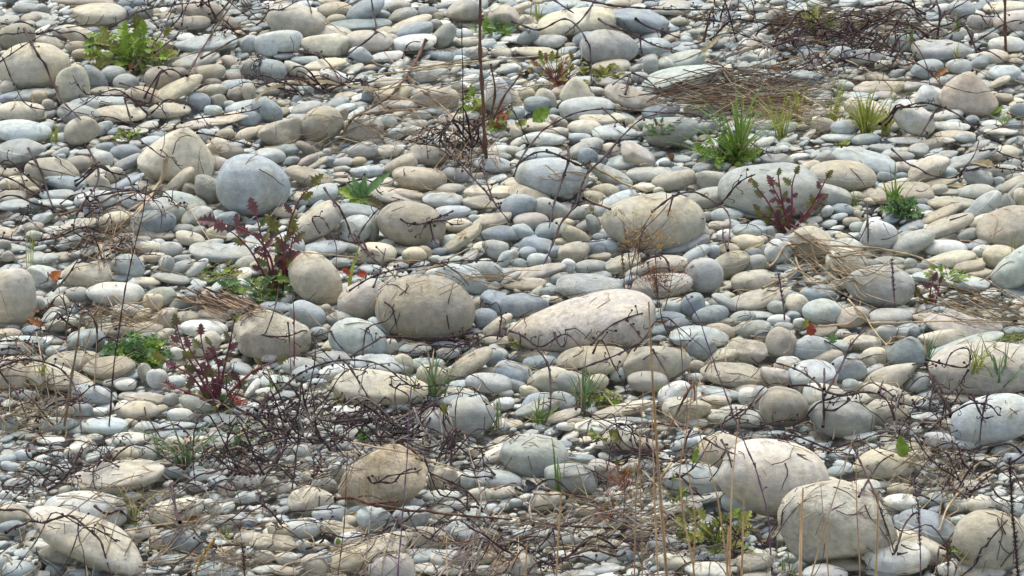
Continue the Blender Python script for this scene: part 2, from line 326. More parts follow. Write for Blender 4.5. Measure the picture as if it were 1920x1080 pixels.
(2,1): """292 248 550 290 -5 ls @paleoval|130 378 300 120 -12 o|290 495 260 165 -12 g|143 587 262 140 5 p @pinkoval|310 655 262 125 5 b|390 592 150 72 0 y|480 690 225 125 -25 t|480 530 195 95 18 g|608 602 150 100 -60 g
595 490 62 68 0 y|620 400 190 100 -20 o|700 352 210 105 -6 o|820 345 115 75 0 b|740 240 330 120 -20 g|830 152 235 92 0 l|945 98 275 140 -28 p|570 102 150 140 20 b|670 130 80 95 0 b|730 52 150 100 0 t
550 40 260 120 20 g|200 70 330 100 0 l|1030 222 342 112 3 g @greyloafsmall|1212 272 315 140 10 o|1487 270 235 148 -5 g|1925 355 735 370 0 g @greybroad|1480 405 315 145 12 g|1290 400 135 85 0 b
1062 590 760 425 -3 os @bigoval|1430 650 150 90 -60 c|780 455 330 150 22 l|1100 350 80 55 0 y|1010 322 180 60 5 y|1300 755 360 125 9 g|1375 835 230 100 28 l|1510 812 105 90 -30 b|1155 902 320 130 8 o
940 955 200 80 22 g|1444 985 280 260 0 gs @granitehead|1642 902 280 160 24 or|1812 900 190 120 12 g|1812 1030 330 150 3 or @olivetube|830 900 260 130 8 ya|585 920 245 108 0 g|940 840 115 65 0 g
1060 795 135 70 8 g|470 815 225 140 15 o|620 785 170 120 -10 b|700 765 170 100 0 l|660 845 160 60 5 o|190 772 262 130 0 b|120 820 130 90 0 l|200 880 170 110 0 l|330 810 120 90 0 b|50 900 110 80 0 b
370 740 100 60 0 y|200 960 410 100 13 p @saddlepink|100 1050 300 90 6 t|420 920 110 120 0 w|360 1012 150 85 8 g|585 1075 490 190 0 la @flattable|880 1020 140 60 18 b|740 955 150 50 0 p
1130 1060 430 170 10 p|1790 662 285 120 -4 l|1640 685 210 90 0 w|1765 742 230 120 0 c|1870 720 90 60 0 p|1630 790 150 90 0 c|1550 610 150 60 0 t|1810 812 125 60 0 b|1900 815 70 120 0 g
1610 530 250 100 0 l|1790 530 150 50 -10 g|1460 542 72 65 0 g|660 700 105 60 0 b|10 830 70 80 0 y|60 940 160 45 0 t|1160 150 110 50 0 d|1400 200 100 60 0 b|80 655 170 100 -30 l|420 390 80 50 0 o
1680 380 90 50 0 b|1250 330 80 40 0 g""",
(3,1): """70 125 235 110 -5 g|290 182 215 100 16 y|560 242 500 235 -5 ov @ridgedboulder|730 130 480 165 -12 l|430 100 150 90 8 g|490 50 200 70 -5 b|1208 187 335 165 18 y @butterstone|490 402 265 165 -15 g
440 508 110 72 45 w|570 490 190 90 -5 b @inkstone|535 548 122 50 8 l|630 580 132 62 0 t|680 620 130 70 0 l|690 540 105 60 -40 o|1000 375 450 140 5 o|960 300 190 70 16 y|880 240 130 62 0 b
1000 240 95 50 0 b|1280 340 132 72 12 g|1340 360 190 50 0 g|1570 362 280 120 0 g @oliveloaf|1390 442 368 108 -3 o|1300 465 135 60 0 b|1130 440 165 68 0 d|1165 480 112 55 0 l|1300 530 330 85 22 o
1630 465 290 150 42 l|1790 440 140 135 0 gp|1340 618 420 130 20 or @buffroll|1630 590 222 120 16 y|1090 740 335 160 22 g @greyslug|1330 778 305 115 0 w|1500 682 165 105 14 g|1580 750 205 70 18 g
1590 655 52 50 0 g|1850 620 560 300 18 o @eastboulder|830 690 260 215 -10 w|330 740 340 240 0 c @twotone|80 800 205 170 8 w|570 800 270 175 0 w|590 890 300 200 -10 c|1370 862 360 115 6 y|1620 800 175 90 8 w
1750 850 260 165 0 y|1510 925 230 90 12 o|1290 960 270 55 0 t|1580 970 190 60 8 t|1150 925 120 60 0 d|1070 900 90 90 0 l|770 900 170 75 0 g|900 880 250 75 0 g|840 1062 512 310 0 g @twinhump
1370 1025 540 105 -3 l|1880 930 420 230 35 l|15 660 72 90 0 g|1570 250 230 140 -28 g|1780 205 200 100 0 g|1730 280 92 72 0 g|1840 250 130 60 10 g|1850 300 240 90 18 o|1470 110 230 60 14 l
1540 105 380 85 20 g|1760 70 230 115 0 y|1860 355 180 70 42 g|1900 410 110 140 0 c|1010 175 150 80 0 p|850 30 190 60 0 g|1010 90 170 65 0 g|1290 290 280 65 8 o|660 400 110 80 0 o
560 700 110 60 0 c|1090 640 70 50 0 o|1200 550 60 50 0 g|1760 560 120 60 0 b|1280 900 100 60 0 l""",
(0,2): """100 60 335 420 0 c @leftround|285 120 100 100 0 g|450 110 135 110 0 y|570 48 200 105 4 g|862 45 420 175 -3 w @palecap|1200 75 240 145 15 g|1150 110 145 150 10 y|970 170 230 95 0 l
1372 112 225 110 24 b|1490 140 110 90 30 g|1632 130 142 100 -10 o|1545 90 100 120 0 o|1820 90 155 80 0 o|1065 205 155 70 32 y|1230 235 210 130 22 t|1400 215 220 80 5 o|1240 180 200 50 10 c
962 302 512 100 2 or @oliveplank|1080 368 175 60 20 g|1225 350 180 75 28 y|430 280 185 95 6 g|237 320 140 78 0 b|580 270 125 80 30 b|690 280 120 60 0 g|100 300 90 50 0 d|650 402 265 175 10 l
80 345 170 80 0 t|160 425 350 140 0 l|400 405 150 50 0 o|40 460 150 80 0 l|420 480 150 90 0 l|540 555 385 165 6 o|820 612 370 165 8 o|1610 205 235 85 -6 y|1590 240 200 60 0 g|1530 305 330 125 -5 w
1540 420 250 160 30 c|1320 490 100 90 0 w|450 680 520 190 -14 y @creamramp|90 560 200 90 0 c|80 670 260 200 0 y|690 800 290 150 -14 l|920 660 280 80 5 l|900 705 240 80 0 g|1090 645 110 170 20 ya
940 730 150 80 0 w|1180 680 150 150 0 w|1310 700 150 80 0 l|1025 920 330 140 -3 y @creamcap|1090 830 300 90 0 o|1280 840 115 100 0 g|1470 875 235 115 -20 g|610 920 160 120 0 g|220 950 180 60 0 y
250 1010 230 70 0 o|60 1010 150 130 0 g|420 1020 270 100 0 l|780 1035 340 120 0 l|980 1012 105 60 0 t|1110 1045 200 90 0 l|1350 955 180 100 0 w|1330 1030 250 60 0 l|1700 995 320 100 -8 b
1860 920 200 65 0 b|190 800 200 90 0 l|480 930 140 80 0 p|1830 1050 180 60 0 l|740 930 130 60 0 w""",
(1,2): """125 345 562 335 -6 ya @creamspeck|1270 148 724 492 -3 os @giantbun|825 95 430 290 20 p @rosebun|165 142 255 75 -5 b|380 210 265 190 -20 l|630 235 200 105 5 g|470 340 130 90 0 b|520 170 90 90 0 o
765 385 430 300 -12 ls @greyblueedome|920 300 185 125 -32 l|1000 440 140 130 -30 y|1190 465 240 100 0 g|1410 430 160 60 0 b|1665 130 130 105 32 o|1795 120 230 165 -8 b|1725 235 190 150 0 b
1802 278 262 95 30 y|1620 330 135 50 0 b|1640 362 125 50 0 t|1800 390 230 80 0 c|600 540 270 130 -5 g|335 585 270 130 -5 g|370 640 195 110 5 l|90 520 130 70 0 w|590 630 260 105 10 w
940 572 430 150 -2 l|1110 565 170 120 -25 y|940 750 730 250 -2 y @creambroad|1285 570 240 100 0 l|1320 660 220 150 -10 y|1605 570 380 145 30 om @mossyoval|1440 490 165 75 0 g|1790 540 140 140 0 b
1720 640 190 80 5 t|1880 620 160 125 0 b|1750 720 340 155 -6 l|1520 735 190 80 8 l|1560 800 250 100 -10 y|1570 865 330 150 -4 l|1612 960 350 265 0 g @greydome|1390 1015 260 190 -38 w
170 705 265 95 0 l|460 712 150 70 0 l|50 650 125 60 0 p|700 920 250 80 0 w|1330 850 200 80 0 b|200 800 200 60 0 l|80 780 160 60 0 w|1860 870 150 90 0 w|1870 790 120 60 0 l|1080 880 160 60 0 l""",
(2,2): """520 280 1090 430 9 hWm @pinkboulder|90 140 362 200 5 b @slateegg|270 32 120 75 0 b|320 90 105 50 0 o|595 552 540 235 12 o @archedbuff|300 690 340 190 -5 c|450 720 250 170 -20 g|1090 552 480 290 5 o @palehumped
1400 370 430 160 -9 l|1560 320 230 110 -10 t|1420 462 200 190 -30 b|1240 290 180 105 10 d|1190 222 210 85 0 b|1210 150 160 100 0 l|1190 100 170 50 10 y|1360 130 180 170 20 b @steelwedge
1488 205 270 140 14 b @turqoval|1610 105 230 90 -28 g|1605 55 100 45 0 y|1830 85 450 130 14 o|1590 260 130 75 0 o|1730 230 190 110 5 g|1830 205 260 60 0 l|1800 310 260 120 5 g|1880 365 120 110 0 d
1860 155 150 60 0 t|1690 395 100 42 0 y|1760 475 300 160 -8 ca|1568 515 245 100 18 ya|1690 655 550 175 -5 oa @longbuff|1390 590 125 90 0 o|1360 670 135 60 0 l|1430 680 115 50 0 p|1620 710 180 75 14 b
1020 702 300 160 0 g @greyoval|795 645 115 115 10 w|620 710 200 110 15 y|220 552 260 90 5 b|320 510 115 60 0 g|20 650 290 170 -25 b|30 725 170 90 -25 l|140 785 170 90 -20 y|200 845 260 110 10 b
190 912 320 110 12 g|390 855 200 130 -20 l|370 960 290 75 17 t|400 1040 135 70 0 w|490 1000 150 70 5 t|830 910 440 85 10 y|880 990 260 45 0 l|1230 820 260 200 20 w|1310 912 360 195 0 c @mottledhump
1530 850 220 100 0 y|1480 770 260 70 0 l|1600 805 220 80 0 l|1790 820 180 130 0 w|1880 830 160 200 10 g|1680 970 420 165 0 wa|1760 760 180 70 0 o|1510 950 130 75 0 y|700 1042 440 115 0 w
1390 1010 160 65 0 w|700 850 180 60 0 l|1340 540 90 60 0 g""",
(3,2): """420 178 320 190 0 l @skybun|635 225 240 150 18 t|920 225 328 150 -3 gr @greybolster|225 125 180 155 -12 c|60 150 132 110 0 g|185 210 112 72 0 b|80 245 165 90 5 w|120 290 140 70 0 g|380 50 245 105 0 b
235 260 95 70 0 w|100 420 222 235 5 o|40 345 120 65 0 l|330 452 280 180 0 lv|435 515 245 100 10 t|550 440 155 90 0 l|700 412 280 120 -3 ya|800 520 190 145 0 y|730 555 170 130 0 o
600 620 260 210 -8 l|340 680 360 240 0 l @paleblock|150 560 165 90 0 w|130 605 170 120 -10 o|70 675 260 160 -20 p|890 340 155 125 10 g|990 350 105 80 0 g|1100 330 92 72 0 b|1160 300 125 50 0 b
1190 220 230 62 0 o|570 350 112 52 0 p|1460 300 580 200 -3 p @pinkmound|1320 375 360 150 5 c|1475 425 590 105 13 l @longsky|1830 325 260 60 10 b|1040 472 350 235 0 bp @bluewedge|1290 530 220 80 16 g
1640 600 850 380 5 p @blushboulder|1440 715 380 160 5 c|920 660 420 160 22 o @greycigar|1120 715 190 130 18 g|780 620 175 70 20 g|900 800 370 150 -20 c|620 740 125 110 0 l|685 740 80 75 0 y
120 895 370 290 -10 o @olivehead|555 980 495 265 -6 g @splitgrey|470 830 390 190 -15 w|890 945 310 190 -10 ya @honeyrough|1690 985 640 370 10 l @bluehull|1800 1015 540 220 25 w @whitehull|1200 882 165 70 0 b
1130 840 150 60 0 y|1200 970 290 75 0 l|1340 1025 180 90 0 o|1430 945 200 70 0 b|1430 830 250 65 0 y|960 1050 160 60 0 w""",
(0,3): """870 330 712 215 8 p @pinklong|650 590 620 285 -6 ws @chalkdome|640 825 900 330 -23 e @chalkridge|1320 590 390 165 14 c|780 965 265 150 0 l @bluecobble|90 615 260 140 0 c|360 635 310 120 -8 c|90 720 195 110 0 b
430 925 290 110 0 ya|150 1035 250 130 0 l|30 980 130 130 0 l|520 440 155 80 0 w|320 1070 120 50 0 w|1160 968 102 72 0 b|1320 950 240 62 0 l|1190 830 135 100 0 t|1060 760 260 85 0 o
1370 820 290 160 -10 b|1620 1045 330 130 0 l|950 165 200 110 0 y|1130 160 185 110 0 g|1700 75 255 100 0 l|980 50 260 90 0 w|1310 72 140 72 0 y|1480 60 180 60 0 c|710 40 120 50 0 w|1330 20 400 60 0 b
380 60 200 60 0 w|170 175 130 80 0 l|270 260 150 80 0 l|420 180 110 60 0 l|40 470 95 62 0 w|270 460 110 52 0 l|1290 300 170 92 0 b|1540 320 220 80 0 l|1640 380 150 90 0 l|1700 430 120 100 0 p
1850 385 200 100 0 g|1850 490 185 80 0 l|1880 800 230 105 0 y|1700 660 250 80 0 g|1870 680 120 70 0 b|1590 560 140 90 -40 w|600 1060 150 60 0 l|300 860 160 70 0 w|1000 480 120 60 0 l|1450 400 140 60 0 g
1180 1040 160 50 0 w|960 1050 150 50 0 l""",
(1,3): """950 340 660 520 0 qapm @roughtan|60 360 125 80 0 w|230 415 135 85 0 w|420 520 350 200 0 c|560 620 262 130 5 l|355 722 270 150 0 l @bluepebble|620 740 268 118 -5 o|890 665 270 200 0 l @palecobble
930 722 190 90 18 l|1160 645 260 165 0 l|720 670 145 90 0 y|930 512 140 52 0 l|1130 530 250 65 0 w|760 590 160 75 20 b|850 905 620 190 14 orm @mottledroll|1280 800 330 170 -8 ya|1020 1060 345 300 0 p @pinkegg
440 995 200 150 -20 t|240 950 165 90 0 w|130 825 330 135 -8 ya|190 740 200 110 -10 y|60 940 150 100 0 g|100 1030 210 60 0 l|220 1042 200 60 0 t|520 970 105 92 0 b|1400 350 230 150 10 o|1580 360 145 110 0 w
1740 195 280 100 22 w|1820 365 330 145 0 l|1680 462 175 92 0 y|1840 452 235 90 10 o|1650 150 145 92 0 c|1820 120 145 62 0 y|1390 475 260 82 0 w|1660 650 185 100 0 l|1500 720 230 110 0 l|1600 780 260 120 -20 l
1270 930 360 100 0 l|1450 955 280 130 0 w|1380 1025 400 85 0 w|1700 940 150 80 0 y|1730 1045 150 80 0 l|1480 550 155 62 0 w|350 850 115 80 0 l|700 805 215 100 5 w|440 330 200 80 0 y|620 300 130 160 0 l
540 400 130 110 0 g|340 140 130 90 0 w""",
(2,3): """170 190 500 320 -10 g @greycap|440 345 390 240 0 g @slatedome|1570 165 395 300 5 ts @tandome|1375 365 460 250 0 ls @skydome|690 280 230 140 -15 p|1290 90 200 90 12 l|540 200 160 62 0 b|1350 432 300 85 8 y
1385 492 375 100 8 w|1250 560 330 90 5 w|260 520 270 120 12 o|30 440 105 62 0 y|30 530 100 60 0 l|1720 525 280 180 -5 l|90 1010 190 180 0 c|290 1042 150 52 0 y|520 1062 200 52 0 w|820 70 260 140 0 c
1000 110 200 120 0 o|200 770 380 85 0 l|500 792 300 92 0 w|930 642 350 75 0 l|1120 620 165 62 0 y|1130 835 200 130 0 w|1190 965 300 105 0 y|1470 1045 325 125 0 w|1820 980 260 160 10 ya|1840 1072 200 62 0 t
850 930 125 85 0 b|1550 940 130 62 0 b|570 590 185 72 0 y|860 580 200 55 0 l|1060 270 95 80 0 b|980 760 200 90 0 g|620 930 220 80 0 l|400 930 180 80 0 w|680 1020 260 70 0 w""",
(3,3): """45 350 830 560 -16 e @whiteboulder|520 700 880 620 -6 ea @mudboulder|868 240 450 230 -3 y @honeydome|1190 745 480 290 -8 bv @bluebanded|1680 830 572 475 0 ts @browndome|1000 532 260 120 0 w
1130 865 450 190 -18 c|970 940 490 235 -5 w @whitecap|1390 1035 260 105 0 w|1600 1045 335 125 0 w|430 1055 315 120 0 w|690 425 285 135 0 w|1170 270 175 92 0 w|1200 315 150 62 0 l|560 290 230 75 0 b
1130 190 185 95 0 t|1390 190 200 92 0 g|1290 60 225 120 0 w|1490 90 200 82 0 l|1000 110 290 75 0 o|1640 30 250 85 0 l|1260 512 230 85 5 b|1000 430 200 85 0 o|1600 550 205 130 0 c|1770 540 150 100 0 w
1880 590 230 100 0 b|1660 220 155 62 0 y|600 995 260 85 0 o|880 1052 280 65 0 g|1410 660 85 52 0 l|560 160 250 72 0 l|90 20 180 62 0 l|700 30 260 82 0 l|1840 200 150 80 0 l|1400 560 150 80 0 g"""}
COL = dict(c=(.57,.55,.465), w=(.64,.67,.65), g=(.41,.435,.42), b=(.315,.37,.40), l=(.475,.535,.545), o=(.44,.42,.35), k=(.385,.435,.465),
           t=(.49,.455,.38), n=(.37,.35,.31), p=(.50,.48,.435), d=(.25,.27,.285), y=(.575,.555,.46), q=(.62,.535,.40), e=(.64,.61,.53), h=(.49,.465,.425))
# name: (short phrase, full label, category)
NAMED = dict(
whitegiant=("the big pale boulder at the left edge", "big smooth cream boulder at the upper left edge, tallest stone in that corner"),
brownball=("the round brown-grey cobble", "round brown-grey cobble below the leafy green weed at upper left"),
bentbuff=("the bent buff cobble", "long bent buff cobble rising to the right beside a round brown cobble"),
bluespot=("the blue spotted cobble", "small round blue cobble with darker spots below the bent buff cobble"),
bluelong=("the long pale blue cobble at the left edge", "long pale blue cobble at the left edge above the white-veined stone"),
bluebar=("the blue bar right of the leafy weed", "smooth pale blue bar-shaped cobble right of the leafy green weed"),
creambox=("the boxy cream stone near the top", "big boxy cream stone near the top edge with twigs over its left end"),
slatebar=("the slate bar near the top", "straight slate-blue bar-shaped stone under a vertical twig near the top"),
bluetilt=("the small blue stone near the top", "smooth blue oval stone tilted up to the right, left of the tall brown stalk"),
bluedrum=("the pale blue drum-shaped stone", "pale blue drum-shaped stone left of a cream stone, upper left of centre"),
pinkloaf=("the pinkish loaf-shaped stone", "pinkish loaf-shaped stone below the slate-blue bar, upper left of centre"),
duskyegg=("the dusky buff egg stone", "dusky buff egg-shaped stone standing above the smooth blue-grey boulder"),
creamloaf=("the cream loaf boulder at the top", "big cream loaf-shaped boulder at the top, crossed by forked dark twigs"),
slatewedge=("the slate wedge at the top", "slate-blue wedge-shaped boulder touching the right end of the cream loaf"),
greyhump=("the humped grey boulder", "humped grey boulder just below the cream loaf and slate wedge"),
whalebar=("the long pale blue whale-backed stone", "long pale blue stone like a whale's back, against the brown straw mat"),
palepeak=("the pale peaked stone", "pale peaked stone behind the blue-grey loaf and left of the brown pear"),
bluegreyloaf=("the blue-grey loaf stone", "blue-grey loaf-shaped stone left of the brown pear-shaped cobble"),
brownpear=("the brown pear-shaped cobble", "brown-grey pear-shaped cobble overhanging a dark gap, right of centre near the top"),
greyloaf=("the grey loaf by the tall green grass", "smooth grey loaf-shaped stone just left of the bright green grass tuft"),
greycushion=("the flat grey cushion stone", "flat grey cushion-shaped stone near the top right, above the brown leaf"),
tanpeak=("the tan peaked boulder", "large tan boulder with a straight peaked outline at the upper right"),
whitedome=("the white dome beside the tan peak", "smooth whitish dome touching the left side of the tan peaked boulder"),
tanbar=("the tan bar above the grass", "tan bar-shaped cobble with a dark gap at its right end, above yellow-green grass"),
whiteslope=("the white sloping stone", "white stone sloping down to the right, right of the yellow-green grass"),
veinedgrey=("the white-veined grey stone", "grey oval stone crossed by white veins at the left edge"),
palehill=("the pale hill-shaped boulder", "tall pale hill-shaped boulder left of the smooth blue-grey boulder"),
bluegiant=("the smooth blue-grey boulder", "big round smooth blue-grey boulder, left of centre in the upper half"),
leanbuff=("the leaning buff cobble", "buff cobble leaning against the foot of the pale hill-shaped boulder"),
slatefinger=("the slate finger stone", "finger-shaped slate-blue cobble left of the foot of the pale hill-shaped boulder"),
olivedome=("the olive-grey sloping slab", "broad olive-grey slab under dark twigs, below the white-veined stone"),
greyroll=("the grey roll at the purple weed", "long grey roll-shaped stone just left of the purple weed by the folded buff stone"),
creammound=("the cream mound by the orange leaf", "rounded cream mound just right of the orange dead leaf at left"),
crustwhite=("the crusty white stone", "crusty white knobbly stone with an orange leaf on its right side"),
brownslope=("the brown slope stone", "brownish sloping slab against the right side of the smooth blue-grey boulder"),
leancream=("the leaning cream stone", "cream stone leaning right below the green rosette, a bent twig on it"),
darkslate=("the dark slate-blue stone", "dark slate-blue stone lying between the leaning cream stone and the speckled bun"),
greyapple=("the grey apple-shaped stone", "bluish grey apple-shaped stone in front of the dark slate-blue stone"),
speckbun=("the speckled bun-shaped boulder", "speckled buff bun-shaped boulder with curled twigs on its right side"),
olivedrum=("the olive drum-shaped stone", "olive-grey drum-shaped stone with square ends right of the green rosette"),
creamslab=("the long cream slab", "long thin cream slab below the thicket at the foot of the tall stalk"),
olivecigar=("the olive cigar-shaped stone", "olive cigar-shaped stone rising right, beside the speckled bun-shaped boulder"),
foldedbuff=("the folded buff boulder", "buff boulder with a fold across its face, just right of the purple weed"),
greymuffin=("the grey muffin stone", "round grey muffin-shaped cobble up and right of the biggest bun-shaped boulder"),
paleoval=("the pale grey oval boulder", "large pale grey oval boulder left of a reddish forked twig, near the centre"),
pinkoval=("the pinkish oval pebble", "neat pinkish oval pebble below left of the pale grey oval boulder"),
greyloafsmall=("the neat grey loaf pebble", "neat grey loaf-shaped pebble above the big buff oval boulder"),
greybroad=("the broad grey boulder behind the purple weed", "broad grey boulder standing directly behind the purple weed at right"),
bigoval=("the big buff oval boulder", "big buff oval boulder with a straw-coloured seedhead weed in front"),
granitehead=("the speckled standing cobble", "round speckled grey cobble standing on end below the big buff oval boulder"),
olivetube=("the olive tube-shaped cobble", "olive tube-shaped cobble right of the speckled standing cobble"),
saddlepink=("the saddle-shaped pink stone", "long saddle-shaped pinkish stone left of the flat table-like stone"),
flattable=("the flat table-like stone", "flat pale table-like stone with a broken edge just above the pink boulder"),
ridgedboulder=("the ridged boulder", "rough buff boulder with a white ridge line, behind spiky grass at right"),
butterstone=("the butter-coloured stone", "smooth butter-coloured oval stone with an angled twig over it, upper right"),
inkstone=("the dark blue speckled pebble", "dark blue speckled pebble just right of the purple weed's leaves"),
oliveloaf=("the grey loaf at the right", "smooth grey loaf-shaped pebble near the right side above a long olive one"),
buffroll=("the buff roll at right", "long buff roll-shaped stone rising right, below the frilly green rosette at right"),
greyslug=("the slug-shaped grey stone", "slug-shaped blue-grey stone rising right, in front of the buff roll"),
eastboulder=("the buff boulder at the right edge", "large buff boulder at the right edge with thin grass in front, mid height"),
twotone=("the two-toned pale stone", "pale stone with a darker pinkish patch, below the purple weed at right"),
twinhump=("the twin-humped grey boulder", "twin-humped grey boulder partly under straw at the right"),
leftround=("the round boulder cut by the left edge", "tall round cream boulder cut by the left edge beside the orange leaf"),
palecap=("the pale cap stone", "pale cap-shaped stone with a thin upright stem passing its right end, left side"),
oliveplank=("the dark olive plank stone", "long dark olive plank-shaped stone above the frilly green plant at left"),
creamramp=("the cream ramp stone", "cream ramp-shaped stone under the arching twig near the left edge"),
creamcap=("the cream cap with a brown mark", "yellowish cream cap-shaped stone with a small twig at its left, lower left"),
creamspeck=("the cream freckled boulder", "cream freckled boulder right of the lower purple weed"),
giantbun=("the biggest bun-shaped boulder", "biggest bun-shaped buff boulder in the middle of the beach"),
rosebun=("the rosy buff bun", "rosy buff rounded stone tucked against the left of the biggest bun-shaped boulder"),
greyblueedome=("the grey-blue dome", "smooth grey-blue dome below left of the biggest bun-shaped boulder"),
creambroad=("the broad cream stone behind the tangle", "broad low cream stone just behind the dark tangle of twigs"),
mossyoval=("the mottled olive oval", "mottled olive oval stone rising right with grass at its left foot"),
greydome=("the grey dome by the tangle", "grey dome-shaped cobble with a curved crack, right of the dark tangle of twigs"),
pinkboulder=("the big pink boulder", "big sloping pinkish boulder with pale streaks in the centre"),
slateegg=("the slate egg stone", "slate-blue egg-shaped stone at the left tip of the big pink boulder"),
archedbuff=("the arched buff stone", "arched buff stone in front of the big pink boulder"),
palehumped=("the pale humped stone", "pale humped stone at the foot of the big pink boulder's right end"),
steelwedge=("the steel-blue wedge", "steel-blue wedge-shaped cobble right of the big pink boulder, above the turquoise-grey oval"),
turqoval=("the turquoise-grey oval", "turquoise-grey oval cobble right of the thin leaning stem"),
longbuff=("the long buff stone", "long low buff stone with a tiny yellow plant before it, right of centre"),
greyoval=("the grey oval under twigs", "grey oval cobble under angular twigs, in front of the pale humped stone"),
mottledhump=("the mottled pale hump", "mottled pale hump behind a thick dark leaning twig, lower centre right"),
skybun=("the sky-grey bun", "pale sky-grey bun-shaped cobble with a black spot on top, right of centre"),
greybolster=("the grey bolster stone", "grey bolster-shaped stone crossed by the long straw stalk"),
paleblock=("the pale blue-grey block", "pale blue-grey block-like stone behind the forked dark twig at lower right"),
pinkmound=("the pinkish mound at right", "low pinkish mound crossed by the long straw stalk at right"),
longsky=("the long pale blue stone", "long pale blue stone rising right, behind the blush boulder"),
bluewedge=("the peaked blue stone", "peaked blue-grey stone left of the long pale blue one, right side"),
blushboulder=("the blush boulder at the right edge", "big blush-coloured boulder at the right edge behind a tuft of green grass"),
greycigar=("the grey cigar stone", "long grey cigar-shaped stone rising right, left of the blush boulder"),
olivehead=("the olive head-shaped stone", "olive head-shaped stone left of a cracked grey stone, lower right"),
splitgrey=("the cracked grey stone", "wide grey stone with seams lying under the forked dark twig"),
honeyrough=("the rough honey stone", "rough honey-coloured stone with a dark hollow below it, lower right"),
bluehull=("the blue hull-shaped stone", "blue hull-shaped stone at the right edge, behind a whiter one"),
whitehull=("the white hull-shaped stone", "whitish hull-shaped stone cut by the right edge, in front of the blue one"),
pinklong=("the long pinkish stone at lower left", "long pinkish cream stone at lower left under crossing twigs"),
chalkdome=("the chalky dome", "chalky white dome behind the long chalky ridge at lower left"),
chalkridge=("the long chalky ridge stone", "long chalky boulder sloping down right under a bent black twig, lower left corner"),
bluecobble=("the blue cobble at bottom left", "round pale blue cobble in front of the long chalky ridge stone"),
roughtan=("the rough tan boulder", "rough pitted tan boulder just below the dark tangle of twigs"),
bluepebble=("the chipped pale blue cobble", "pale blue cobble with a chipped lower edge, bottom left of centre"),
palecobble=("the pale cobble under the branch", "pale cobble below the long fallen brown branch, under the rough tan boulder"),
mottledroll=("the mottled grey roll at the bottom", "long mottled grey roll-shaped stone near the bottom, left of centre"),
pinkegg=("the pinkish egg at the bottom edge", "pinkish egg-shaped stone cut by the bottom edge behind a thin upright stem"),
greycap=("the grey cap with pale scratches", "grey cap-shaped boulder with pale scratches, lower centre"),
slatedome=("the greenish slate dome", "greenish slate dome in front of the grey cap with pale scratches"),
tandome=("the tan dome", "smooth tan dome just left of the huge white boulder at lower right"),
skydome=("the pale blue dome", "pale blue-grey dome in front of the smooth tan dome"),
whiteboulder=("the huge white boulder", "huge smooth white boulder at lower right, behind the mud-stained one"),
mudboulder=("the mud-stained boulder", "huge mud-stained buff boulder with brown blotches at the lower right"),
honeydome=("the honey dome", "honey-coloured dome with a green leaf behind it, lower right"),
bluebanded=("the blue banded stone", "blue stone with white bands between the mud-stained boulder and the brown dome"),
browndome=("the brown dome in the corner", "big brownish dome in the bottom right corner beside the furry dark stalk"),
whitecap=("the white cap at the bottom", "flat white cap-shaped stone below right of the mud-stained boulder"),
)
# ------------------------------------------------------------------ read the rows, place the stones
class Stone: pass
stones = []
for (tc, tr), txt in TILES.items():
    for row in txt.replace('\n', '|').split('|'):
        row = row.strip()
        if not row: continue
        key = None
        if '@' in row: row, key = row.split('@'); key = key.strip()
        q = row.split(); s = Stone()
        s.px = tc*480+float(q[0])/4; s.py = tr*270+float(q[1])/4
        s.w = float(q[2])/4; s.h = float(q[3])/4; s.ang = float(q[4])
        s.col = q[5][0]; s.shape = q[5][1:]; s.key = key; stones.append(s)
BASE = -0.012
for i, s in enumerate(stones):
    r = np.random.default_rng(1000+i); s.r = r
    ar = s.h/s.w
    if ar > 1: s.w, s.h, s.ang, ar = s.h, s.w, s.ang+90, 1/ar; s.up = True     # stands on end
    else: s.up = False
    df = min(max(.45+.5*ar, .5), .9); df = min(df, .82*ar/SP)
    hf = math.sqrt(max(ar**2-(df*SP)**2, .01))/CP
    p0 = at(s.px, s.py, .03)
    for _ in range(3):
        k = pxm(p0); a = s.w/2*k; d = a*df; h = a*hf
        vert = math.sqrt((h*math.cos(R(s.ang)))**2+(a*math.sin(R(s.ang)))**2)
        zc = BASE+min(vert*.74, .10)+.010+.15*min(vert, .05)
        p0 = at(s.px, s.py, zc)
    s.c = p0; q_ = 1.04 if s.key else 1.09; s.a, s.d, s.hh = a*q_, d, h*q_; s.vert = vert
    s.theta = math.atan2(math.sin(R(s.ang))/CP, math.cos(R(s.ang)))
    s.yaw = r.uniform(-.18, .18)
    s.tint = np.array(COL[s.col])*(1+r.normal(0, .07))*(1+r.normal(0, .010, 3))
    s.area = s.w*s.h
def rotm(theta, yaw, tiltx=0.0):
    ct, st = math.cos(theta), math.sin(theta); Ry = np.array([[ct, 0, -st], [0, 1, 0], [st, 0, ct]])
    c, n = math.cos(yaw), math.sin(yaw); Rz = np.array([[c, -n, 0], [n, c, 0], [0, 0, 1]])
    c, n = math.cos(tiltx), math.sin(tiltx); Rx = np.array([[1, 0, 0], [0, c, -n], [0, n, c]])
    return Rx@Ry@Rz

